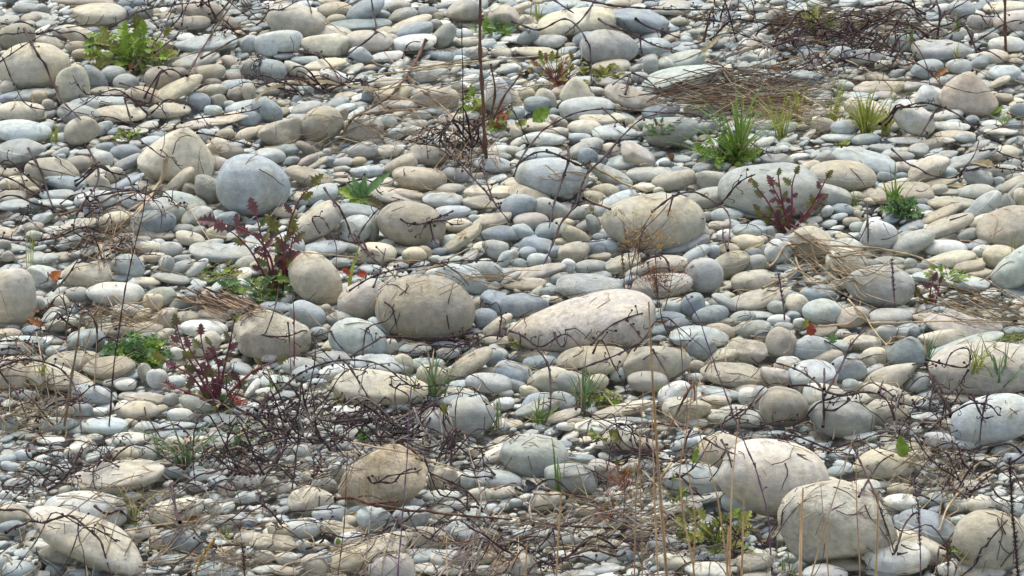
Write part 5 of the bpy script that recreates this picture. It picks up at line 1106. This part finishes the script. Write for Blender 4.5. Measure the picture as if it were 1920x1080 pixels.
# ------------------------------------------------------------------ standing single stalks
def stalk(lines, label, r, mat, rate=.0, size=.02, cat='stalk', name='standing_stalk', jit=.5, lean=0.0):
    root = None
    for ln in lines:
        P = smooth_line(upright(ln, 14, lean, jit), 1)
        if root is None: root = dead_thing(name, P[0], label, cat)
        k = pxm(P[0]); add_stem(root, P, r*k, r*k*.6, mat, rate, size, 4)
    return root
def fuzzy(lines, label, rpx, mat, length_px, name='seedhead_stalk'):
    """a stalk ending in a dense furry spike"""
    P = smooth_line(upright(lines, 8), 1); k = pxm(P[0]); root = dead_thing(name, P[0], label, 'seedhead')
    add_stem(root, P, rpx*.28*k, rpx*.2*k, mat, 0)
    out_ = []; tot = len(P); n0 = max(0, tot-int(length_px/8)-1)
    for i in range(n0, tot):
        for _ in range(16):
            a = prng.uniform(0, 6.28); q = P[i]+prng.normal(0, .002, 3); d = np.array([math.cos(a), math.sin(a), prng.uniform(.3, 1.0)]); d /= np.linalg.norm(d)
            L = rpx*k*prng.uniform(.6, 1.15); out_.append(tube(np.array([q, q+d*L*.5, q+d*L+[0, 0, .001]]), .0013, .0005, 3))
    v, f = join(out_); o = mesh_obj('furry_spike', v, f, MAT[mat], root); o['kind'] = 'stuff'
stalk([[(914, 322), (908, 240), (903, 150), (899, 60), (902, -60), (905, -160)]], 'tall thick brown stalk rising out of the frame, left of centre', 3.6, 'twigbrown', .12, .05)
stalk([[(868, 300), (868, 150), (866, 40)]], 'thin dark stalk standing left of the tall thick brown stalk', 1.2, 'twig', .1)
stalk([[(914, 240), (930, 175), (920, 120)], [(915, 245), (945, 180), (975, 140)]], 'forked brown side stem right of the tall thick stalk', 2.4, 'twigbrown', .12)
stalk([[(1886, 112), (1885, 50), (1884, -30), (1885, -120)]], 'reddish-brown stalk rising out of the frame near the right corner', 3.0, 'twigbrown', .35)
stalk([[(203, 822), (213, 690), (233, 550), (250, 470), (270, 390), (277, 338)]], 'very tall thin purplish stem standing at the left', 1.5, 'twig', .04)
stalk([[(552, 712), (551, 640), (552, 585), (549, 556)]], 'thin red-leaved stem in front of the cream freckled boulder', 1.4, 'purplestem', .25)
stalk([[(1448, 1075), (1440, 960), (1418, 880), (1384, 800), (1342, 690), (1312, 600), (1282, 548)]], 'long thin purple stem leaning left, lower right of centre', 1.5, 'purplestalk', .16, .02)
stalk([[(742, 1130), (752, 1000), (762, 880), (768, 760), (772, 720)]], 'tall thin dark stem in front of the rough tan boulder', 1.4, 'purplestalk', .05)
stalk([[(632, 1095), (645, 990), (650, 880), (654, 800)]], 'thin brown stem left of the rough tan boulder', 1.0, 'twigbrown', .03)
stalk([[(118, 815), (132, 720), (146, 640), (152, 590)], [(146, 640), (170, 600), (188, 574)]], 'brown-and-straw stem right of the cream ramp stone', 2.6, 'strawdark', .03)
stalk([[(190, 660), (190, 600), (188, 574)], [(157, 700), (160, 650), (170, 620)]], 'pale upright straw left of the frilly blue-green weed', 1.6, 'straw', 0)
stalk([[(30, 815), (32, 790), (30, 778)], [(105, 815), (108, 770), (98, 690)]], 'short pale stems below the cream ramp stone at left', 1.8, 'straw', 0)
stalk([[(1176, 545), (1188, 480), (1205, 430), (1240, 398), (1262, 368)]], 'thin stem in front of the big buff oval boulder', 1.0, 'purplestalk', .05)
stalk([[(1268, 655), (1240, 600), (1232, 540), (1228, 470)]], 'thin stem right of the seedhead weed below the buff oval boulder', 1.2, 'twigbrown', .08)
reeds = [([(1262, 1210), (1250, 1080), (1236, 900), (1224, 720), (1216, 560)], 5.2, 'tall blond reed with a cut top, the tallest of the reeds'),
 ([(1240, 1200), (1232, 1050), (1226, 900), (1222, 760)], 3.0, 'thin reed hugging the tallest blond reed'),
 ([(1188, 1190), (1190, 1050), (1192, 930), (1202, 810), (1206, 720)], 2.6, 'thin brown reed left of the tallest one'),
 ([(1205, 1190), (1204, 1040), (1200, 900), (1198, 790)], 2.2, 'second thin reed left of the tallest one'),
 ([(1318, 1200), (1300, 1060), (1280, 960), (1272, 880), (1290, 790), (1300, 700)], 3.0, 'bowed straw reed right of the tallest one'),
 ([(1290, 1200), (1300, 1080), (1304, 960), (1288, 870), (1276, 820)], 2.8, 'straight brown reed between two bowed ones'),
 ([(1378, 1200), (1366, 1080), (1346, 930), (1308, 800), (1304, 690)], 2.6, 'leaning straw reed in front of the tan dome'),
 ([(1372, 1210), (1368, 1060), (1372, 900), (1384, 780)], 2.8, 'yellow reed right of the tan dome'),
 ([(1500, 1180), (1500, 1060), (1502, 980), (1505, 908)], 5.4, 'broad orange-brown reed leaf before the mud-stained boulder'),
 ([(1490, 1190), (1532, 1040), (1560, 940), (1590, 850), (1602, 800)], 2.6, 'thin reed leaning right in front of the mud-stained boulder'),
 ([(1560, 1180), (1552, 1060), (1545, 990), (1538, 900)], 2.2, 'thin yellow reed in front of the middle of the mud-stained boulder'),
 ([(1640, 1200), (1642, 1080), (1645, 980), (1646, 920)], 4.6, 'straw reed before the right side of the mud-stained boulder'),
 ([(1612, 1190), (1612, 1050), (1606, 960), (1604, 850)], 2.2, 'faint thin reed in front of the honey dome'),
 ([(1374, 1190), (1368, 1120), (1362, 1060), (1366, 980)], 5.0, 'stubby blond reed at the bottom left of the mud-stained boulder'),
 ([(1392, 1190), (1390, 1100), (1392, 1020), (1394, 930)], 4.0, 'brownish reed beside the stubby blond one'),
 ([(1040, 1180), (1044, 1060), (1048, 980), (1052, 920)], 3.6, 'brown reed in front of the greenish slate dome'),
 ([(985, 1170), (985, 1080), (988, 1010)], 3.0, 'short brown reed at the bottom edge, left of centre reeds')]
for pts, r_, lab in reeds:
    P = smooth_line(upright(pts, 20, -.02), 2); k = pxm(P[0]); root = dead_thing('dry_reed', P[0], lab, 'reed', 'dry reeds standing at the front of the beach')
    v, f = ribbon(P, r_*k*.58, r_*k*.30, np.array([1, prng.uniform(-.3, .3), 0]), .8); mesh_obj('reed_leaf', v, f, MAT['reed'], root)
    v, f = tube(P+[0, .0015, 0], .0016, .0010, 5); mesh_obj('stem', v, f, MAT['reed'], root)
fuzzy([(1727, 1120), (1726, 1040), (1722, 950), (1716, 915)], 'furry pale purple spike between the blue banded and mud-stained stones', 4.5, 'purplestalk', 110)
fuzzy([(1912, 1130), (1906, 1040), (1898, 960), (1893, 862)], 'thick dark furry spike beside the brown dome in the corner', 6.5, 'twig', 220)
fuzzy([(1472, 620), (1470, 580), (1460, 515)], 'short furry purple-grey spike above the sky-grey bun', 4.5, 'purplestalk', 50)
fuzzy([(1680, 600), (1677, 560), (1672, 488)], 'furry grey spike in front of the twin-humped boulder', 4.5, 'purplestalk', 56)
fuzzy([(1172, 560), (1170, 520), (1164, 456)], 'furry grey-brown spike below the big buff oval boulder', 4.5, 'strawdark', 64)
fuzzy([(366, 1100), (368, 1068), (382, 1040), (402, 1012)], 'tan foxtail seedhead leaning right at the bottom left', 6.0, 'seed', 66)
fuzzy([(812, 640), (814, 600), (808, 562)], 'slim tan seedhead in front of the biggest bun-shaped boulder', 2.6, 'seed', 50)
fuzzy([(1776, 1110), (1778, 1060), (1776, 1015)], 'ragged brown seedhead between the blue banded stone and brown dome', 5.0, 'twigbrown', 44)
fuzzy([(460, 1100), (458, 1060), (454, 1020)], 'blurred brown seedhead at the bottom edge, left of the pale cobbles', 5.0, 'twigbrown', 50)
def panicle(stems, boxes, label, mats):
    p = root_at(*stems[0][0]); root = dead_thing('seedhead_weed', p, label, 'seedhead weed')
    for st_ in stems:
        P = smooth_line(upright(st_, 10), 1); add_stem(root, P, .0012, .0008, 'twigbrown', 0)
        for (x0, y0, x1, y1, n) in boxes:
            br, sd_ = [], []
            for _ in range(n//len(stems)):
                j = int(prng.uniform(.35, 1)*(len(P)-1)); q = P[j]
                e = plane_pt(prng.uniform(x0, x1), prng.uniform(y0, y1), q[1]+prng.normal(0, .03))
                L = np.linalg.norm(e-q)
                if L > .13: q = q+(e-q)*(1-.13/L)*prng.uniform(.5, 1)
                m_ = (q+e)/2+np.array([0, 0, -.1*L]); br.append(tube(resample([q, m_, e], .02), .0007, .0004, 3))
                for _k in range(int(prng.integers(2, 6))):
                    c_ = e+prng.normal(0, .004, 3)
                    for _m in range(4):
                        d = prng.normal(size=3); d /= np.linalg.norm(d); s2 = np.cross(d, prng.normal(size=3)); s2 /= np.linalg.norm(s2)
                        w_ = prng.uniform(.003, .006); sd_.append((np.array([c_, c_+d*w_+s2*w_*.35, c_+d*w_-s2*w_*.35]), np.array([[0, 1, 2]])))
            v, f = join(br); o = mesh_obj('branchlets', v, f, MAT['twigbrown'], root); o['kind'] = 'stuff'
            v, f = join(sd_); o = mesh_obj('seed_clusters', v, f, MAT[mats[int(prng.integers(len(mats)))]], root, smooth=False); o['kind'] = 'stuff'
panicle([[(1192, 545), (1195, 500), (1200, 450), (1212, 415)], [(1188, 545), (1180, 490), (1172, 430)]], [(1140, 392, 1275, 468, 34), (1170, 430, 1240, 465, 40)], 'wispy golden seedhead weed in front of the big buff oval boulder', ['seed'])
panicle([[(1236, 600), (1232, 560), (1226, 500)], [(1240, 600), (1255, 550), (1262, 505)]], [(1185, 480, 1310, 550, 34), (1205, 495, 1250, 530, 30)], 'wispy russet seedhead weed below the golden one', ['seedred'])
panicle([[(1168, 985), (1172, 930), (1170, 880)]], [(1140, 860, 1200, 930, 26)], 'small russet seed stalk above the small russet weed', ['seedred'])

# ------------------------------------------------------------------ mats of dead grass (nobody could count these)
def mat_of(px, py, rx, ry, n, ang, mats, label, L=(60, 150), lift=.02, pile=.03, spread=14):
    groups = {m: [] for m in mats}
    for i in range(int(n*.8)):
        a = prng.uniform(0, 6.28); u = math.sqrt(prng.random()); cx, cy = px+rx*u*math.cos(a), py+ry*u*math.sin(a)
        th = R(ang+prng.normal(0, spread)); Lp = prng.uniform(*L)/2; bow = prng.normal(0, .22)*Lp
        pts = [(cx-math.cos(th)*Lp, cy+math.sin(th)*Lp), (cx, cy-bow), (cx+math.cos(th)*Lp, cy-math.sin(th)*Lp)]
        P = resample(pts, 14); h0 = prng.uniform(0, pile)*(1-u*.6)
        W_ = np.array([onstones(x, y, lift+h0) for x, y in P]); W_ = smooth_line(W_, 3); W_[:, 2] = np.maximum(W_[:, 2], hgt(W_[:, 0], W_[:, 1], HF)+.003)
        groups[mats[i % len(mats)]].append(tube(W_, prng.uniform(.0011, .0027), .0008, 3))
    root = empty('dry_grass_mat', onstones(px, py)); tag(root, label, 'dead grass', kind='stuff')
    for m, g in groups.items():
        if g: v, f = join(g); o = mesh_obj('straw_strands', v, f, MAT[m], root); o['kind'] = 'stuff'
SD, SW = 'strawdark', 'straw'
mat_of(1410, 172, 135, 34, 190, 4, [SD, 'twiggrey', SW, 'twigbrown'], 'thick brown mat of dead grass right of the long pale blue stone', (90, 230), spread=9)
mat_of(1480, 200, 90, 24, 50, -8, [SD, SW], 'looser brown dead grass running down right from the thick mat', (80, 200), spread=12)
mat_of(1600, 42, 140, 26, 130, 0, [SD, 'twigbrown', SD], 'dark brown mat of dead grass along the top edge at right', (70, 180))
mat_of(1570, 500, 110, 42, 44, -12, [SW, SW, SD], 'pale straw mat left of the twin-humped boulder', (80, 200), spread=26)
mat_of(1850, 570, 90, 26, 60, -10, [SD, SW, SD], 'brown straw mat at the right edge behind the pinkish mound', (80, 190), spread=10)
mat_of(420, 568, 55, 12, 70, -22, [SD, SD, 'twigbrown'], 'furry brown dead grass left of the folded buff boulder', (50, 110), spread=8)
mat_of(225, 592, 80, 14, 60, 8, [SW, SD], 'dry straw between the pale cap stone and the dark plank stone', (40, 110), spread=22)
mat_of(60, 770, 80, 42, 60, 20, [SW, SD, SW], 'pale straw litter at the left edge below the cream ramp stone', (30, 90), spread=45)
mat_of(710, 236, 120, 36, 44, 8, [SW, SD, 'twiggrey'], 'dry grass litter right of the dusky buff egg', (50, 150), spread=24)
mat_of(205, 455, 60, 36, 70, 30, [SD, SW, 'twigbrown'], 'tangled brown straw below the leaning straw bundle', (30, 90), spread=50)
mat_of(1760, 880, 90, 46, 70, 20, [SW, SD, SW], 'pale straw litter right of the honey dome', (30, 110), spread=48)
mat_of(1130, 980, 160, 46, 110, 8, [SD, SW, 'twiggrey'], 'straw litter left of the reeds near the bottom', (40, 140), spread=26)
mat_of(880, 270, 60, 46, 60, 70, ['twigbrown', SD, SW], 'brown straw heap at the foot of the tall thick stalk', (30, 80), spread=40)
mat_of(1080, 345, 40, 16, 10, -20, [SW], 'few pale straws behind the reddish-black forked stem', (40, 100))
mat_of(920, 520, 60, 10, 14, 10, [SW], 'few pale straws above the pink boulder', (60, 140))
mat_of(560, 880, 110, 30, 24, 4, ['twiggrey', SD], 'greyish straw under the dark tangle, left of the rough tan boulder', (60, 150), spread=20)
mat_of(430, 1050, 80, 22, 50, 10, [SW, 'twiggrey'], 'pale straw beside the foxtail seedhead', (40, 110), spread=30)
mat_of(900, 1040, 90, 36, 60, 25, ['twiggrey', SW, SD], 'grey straw litter right of the pinkish egg', (40, 120), spread=30)

mat_of(300, 960, 140, 60, 60, 6, [SW, 'twiggrey', SD], 'loose straw across the chalky dome and the stones right of it', (60, 200), spread=30)
mat_of(1180, 930, 120, 60, 50, 14, [SW, SW, 'twiggrey'], 'loose pale straw round the pale blue dome', (50, 170), spread=34)
mat_of(700, 1010, 140, 50, 40, 12, [SW, 'twiggrey'], 'loose pale straw over the cobbles left of the pinkish egg', (60, 160), spread=34)
mat_of(100, 690, 100, 60, 34, 10, [SW, SD], 'loose straw round the cream ramp stone', (50, 150), spread=34)
mat_of(860, 160, 160, 50, 34, 4, [SW, SD], 'loose straw left of the tall thick stalk', (80, 220), spread=20)
mat_of(1240, 770, 140, 30, 30, 6, [SW, SD], 'loose straw below the long buff stone', (50, 160), spread=30)

# ------------------------------------------------------------------ wandering dead weeds, grown on the ground where the photograph has them
def wander(px, py, head, L, arch, r0, wig=.35, start=None):
    x, y = at(px, py, .02)[:2] if start is None else start[:2]; n = max(6, int(L/.016)); a = head; P = []
    for i in range(n):
        t = i/(n-1); P.append([x, y, 0])
        if i % 3 == 0: a += prng.normal(0, wig*1.9)
        a += prng.normal(0, wig*.3); x += math.cos(a)*L/n; y += math.sin(a)*L/n*.9
    P = np.array(P); t = np.linspace(0, 1, n)
    z = hgt(P[:, 0], P[:, 1])+.006+arch*np.sin(np.pi*np.clip(t*1.05, 0, 1))*(1+.25*np.sin(t*9+prng.uniform(0, 6)))
    P[:, 2] = z
    if start is not None: w_ = np.exp(-np.arange(n)/4.0); P[:, 2] = P[:, 2]*(1-w_)+start[2]*w_
    P = smooth_line(P, 1); P[:, 2] = np.maximum(P[:, 2], hgt(P[:, 0], P[:, 1], HF)+.003); return P
BIGS = [b for b in stones if b.key and b.w > 88]
GW = 'wiry dead weeds sprawled over the stones'
def over_big(P):
    pr = np.array([proj(q) for q in P[::3]]); n_ = 0
    for b in BIGS: n_ = max(n_, np.mean(((pr[:, 0]-b.px)/(b.w*.48))**2+((pr[:, 1]-b.py)/(b.h*.48))**2 < 1))
    return n_ > .12
def dead_weed(px, py, ns, L, arch, mats=('twig',), rate=.5, r=1.3, label=None):
    p = at(px, py, .0); p[2] = float(hgt(p[0], p[1], HF)); k = pxm(p)
    if label is None:
        mt = mats[0]; head = dict(twig='dark', twigbrown='brown', twiggrey='bleached grey').get(mt, 'dry')
        head += ' wiry weed' if ns > 2 else ' thin dead stem'
        root = dead_thing('dead_weed', p, label or head, 'dead weed', GW); made = []
    if label is None: REG.append((root, head, *wherefrom(px, py)))
    for i in range(ns):
        hd = prng.choice([prng.uniform(-.5, .6), prng.uniform(2.6, 3.7), prng.uniform(0, 6.28)])
        if made and prng.random() < .6:
            Q, r0_ = made[int(prng.integers(len(made)))]; j = int(prng.uniform(.15, .75)*len(Q)); T = Q[min(j+1, len(Q)-1)]-Q[j-1]
            hd = math.atan2(T[1], T[0])+prng.choice([-1, 1])*prng.uniform(.4, 1.0); rr = r0_*.68
            P = wander(px, py, hd, L*prng.uniform(.3, .75), arch*.5, r, .4, Q[j])
        else:
            rr = r*k*prng.uniform(.9, 1.6)
            for _t in range(7):
                P = wander(px+prng.normal(0, 5), py+prng.normal(0, 3), hd, L*prng.uniform(.6, 1.2), arch*prng.uniform(.2, 1.3), r)
                if not over_big(P): break
                hd = prng.uniform(0, 6.28)
        if made and over_big(P): continue
        made.append((P, rr)); add_stem(root, P, rr, rr*.38, mats[int(prng.integers(len(mats)))], rate, .028)
ZONES = [  # px, py, rx, ry, how many, stems, length, arch, twiggy
 (380, 45, 90, 38, 6, 5, .30, .09, .9), (60, 60, 60, 40, 3, 3, .32, .05, .5), (460, 40, 30, 30, 2, 4, .2, .10, 1.2),
 (250, 215, 70, 26, 5, 3, .28, .06, .7), (570, 165, 80, 16, 4, 4, .26, .04, .9), (1370, 60, 60, 44, 6, 5, .24, .12, 1.3), (1330, 95, 70, 20, 3, 3, .34, .05, .6),
 (1500, 100, 70, 24, 6, 4, .36, .06, .9), (1620, 95, 130, 40, 7, 4, .40, .09, .9), (1740, 50, 80, 40, 4, 3, .42, .08, .6), (1860, 90, 50, 40, 3, 2, .3, .05, .5),
 (890, 290, 50, 30, 6, 5, .26, .11, 1.3), (80, 400, 100, 60, 9, 4, .34, .07, .7), (180, 440, 60, 40, 5, 3, .3, .06, .8), (640, 120, 90, 40, 3, 2, .3, .05, .4),
 (320, 470, 90, 40, 3, 2, .34, .05, .5), (740, 500, 110, 20, 4, 3, .32, .05, .9), (60, 590, 50, 30, 2, 2, .22, .06, .5), (110, 640, 100, 40, 4, 3, .28, .07, .8),
 (80, 760, 90, 60, 8, 3, .32, .08, .7), (960, 640, 50, 20, 3, 4, .2, .05, 1.3), (870, 650, 70, 20, 4, 3, .26, .05, 1.0), (510, 640, 40, 40, 3, 3, .2, .08, 1.0),
 (1150, 720, 80, 30, 4, 3, .28, .07, .8), (1480, 800, 70, 24, 6, 3, .3, .07, .9), (1640, 790, 70, 36, 6, 4, .3, .08, .9), (1560, 850, 90, 24, 6, 3, .38, .05, .6),
 (1850, 850, 70, 40, 6, 3, .32, .06, .8), (1760, 800, 60, 40, 4, 3, .3, .08, .8), (1360, 790, 60, 30, 4, 3, .32, .05, .6), (1180, 850, 140, 34, 8, 3, .38, .05, .6),
 (1040, 860, 60, 30, 3, 3, .3, .05, .6), (120, 880, 110, 36, 10, 4, .34, .07, .9), (320, 880, 70, 40, 5, 4, .32, .07, .8), (440, 900, 60, 40, 5, 5, .24, .12, 1.0), (420, 840, 70, 40, 4, 4, .3, .07, .8),
 (60, 1020, 70, 50, 6, 3, .3, .07, .7), (180, 1050, 70, 24, 4, 3, .3, .06, .7), (560, 930, 40, 40, 3, 3, .24, .08, .9), (520, 1020, 60, 40, 4, 2, .3, .06, .7), (700, 1000, 60, 30, 2, 2, .3, .05, .5),
 (870, 870, 60, 40, 5, 4, .28, .07, .9), (930, 930, 70, 40, 6, 3, .32, .06, .7), (960, 1030, 80, 40, 6, 3, .3, .06, .8), (1100, 1040, 80, 36, 7, 3, .34, .06, .8), (1250, 1040, 70, 30, 4, 3, .3, .06, .7),
 (1400, 1020, 60, 40, 4, 3, .26, .06, .9), (1830, 930, 60, 30, 4, 4, .24, .09, .8), (1700, 940, 40, 20, 2, 2, .2, .05, .6), (1800, 1060, 60, 20, 3, 2, .26, .06, .6), (1320, 690, 60, 30, 2, 2, .26, .06, .3),
 (700, 350, 160, 40, 2, 1, .3, .02, .3), (1280, 470, 100, 60, 2, 1, .3, .03, .3), (1850, 200, 50, 60, 2, 1, .4, .04, .4), (1740, 120, 80, 40, 3, 2, .4, .04, .4)]
for zx, zy, rx, ry, cnt, ns, L_, ar_, rt in ZONES:
    for _ in range(max(1, int(cnt*.72+.5))):
        a = prng.uniform(0, 6.28); u = math.sqrt(prng.random()); x_, y_ = zx+rx*u*math.cos(a), zy+ry*u*math.sin(a)
        if any(abs(x_-b.px) < b.w*.42 and -b.h*.55 < y_-b.py < b.h*.35 for b in BIGS): continue
        mt = ('twig',) if prng.random() < .7 else ('twig', 'twigbrown') if prng.random() < .6 else ('twiggrey',)
        dead_weed(x_, y_, ns, L_, ar_, mt, rt*.42, 1.3)
# the bird's-nest tangles
def tangle(px, py, rx, ry, n, arch, label, rate=.3):
    p = at(px, py, .02); root = dead_thing('twig_tangle', p, label, 'tangle')
    for i in range(n):
        a = prng.uniform(0, 6.28); u = math.sqrt(prng.random()); x_, y_ = px+rx*u*math.cos(a), py+ry*u*math.sin(a)
        P = wander(x_, y_, prng.choice([prng.uniform(-.5, .5), prng.uniform(2.7, 3.6), prng.uniform(0, 6.3)]), prng.uniform(.16, .42), arch*(1-.6*u)*prng.uniform(.1, 1.3), 1.3, .5)
        k = pxm(P[0]); rr = prng.uniform(.9, 1.7)*k; add_stem(root, P, rr, rr*.55, 'twig' if prng.random() < .93 else 'twiggrey', rate, .026)
tangle(600, 805, 150, 46, 54, .16, 'big dense tangle of black curly twigs left of centre near the bottom')
tangle(775, 800, 60, 20, 18, .09, 'smaller dark tangle joining the big one above right of the rough tan boulder')
tangle(150, 890, 90, 26, 18, .08, 'dark tangle at the lower left above the long pinkish stone')
tangle(1620, 85, 110, 26, 18, .09, 'dark twig tangle at the upper right below the brown straw')

# ------------------------------------------------------------------ crumbs of straw, bark and root between the stones
lit = {m: [] for m in ('twig', 'strawdark', 'straw', 'twigbrown')}
for i in range(2300):
    x_, y_ = prng.uniform(-20, 1940), prng.uniform(0, 1)**.75*1120-20
    q = at(x_, y_, .02); a = prng.uniform(0, 6.28); L_ = prng.uniform(.008, .05)
    e = q+np.array([math.cos(a), math.sin(a), 0])*L_; P = np.array([q, (q+e)/2+prng.normal(0, .003, 3), e]); P[:, 2] = hgt(P[:, 0], P[:, 1], HF)+.002
    lit[list(lit)[int(prng.integers(4))]].append(tube(P, prng.uniform(.0006, .0013), .0005, 3))
for i in range(1500):
    x_, y_ = prng.uniform(-20, 1940), 1090-prng.uniform(0, 1)**1.5*520
    if prng.random() < .25: x_, y_ = prng.uniform(-20, 1940), prng.uniform(0, 600)
    q = at(x_, y_, .03)[:2]; a = prng.normal(0, .7); L_ = prng.uniform(.03, .12); pts = [q]
    for j in range(4): a += prng.normal(0, .45); q = q+np.array([math.cos(a), math.sin(a)])*L_/4; pts.append(q)
    P = np.array([[*v, 0] for v in pts]); P[:, 2] = hgt(P[:, 0], P[:, 1])+prng.uniform(.002, .012); P[:, 2] = np.maximum(smooth_line(P, 2)[:, 2], hgt(P[:, 0], P[:, 1], HF)+.002)
    lit['twig' if prng.random() < .4 else 'straw' if prng.random() < .75 else 'strawdark'].append(tube(P, prng.uniform(.0011, .0022), .0008, 4))
root = empty('plant_litter', at(960, 540, 0)); tag(root, 'crumbs of straw and twig scattered between all the stones', 'litter', kind='stuff')
for m, g in lit.items():
    v, f = join(g); o = mesh_obj('litter_crumbs', v, f, MAT[m], root); o['kind'] = 'stuff'
# ------------------------------------------------------------------ labels of the stones and weeds that are told apart by where they lie
for s in named+plainst:
    if s.lab: s.obj['label'] = s.lab
    else: REG.append((s.obj, stone_head(s), *wherefrom(s.px, s.py, s)))
seen = {}
for o, head, where, dist in REG: seen.setdefault((head, where), []).append((dist, o.name, o))
for (head, where), lst in seen.items():
    lst.sort(key=lambda q: (q[0], q[1]))
    for k, (_, _, o) in enumerate(lst):
        o['label'] = f'{head} {where}' if len(lst) == 1 else f'{NTH[min(k, 11)]} {head} {where}'
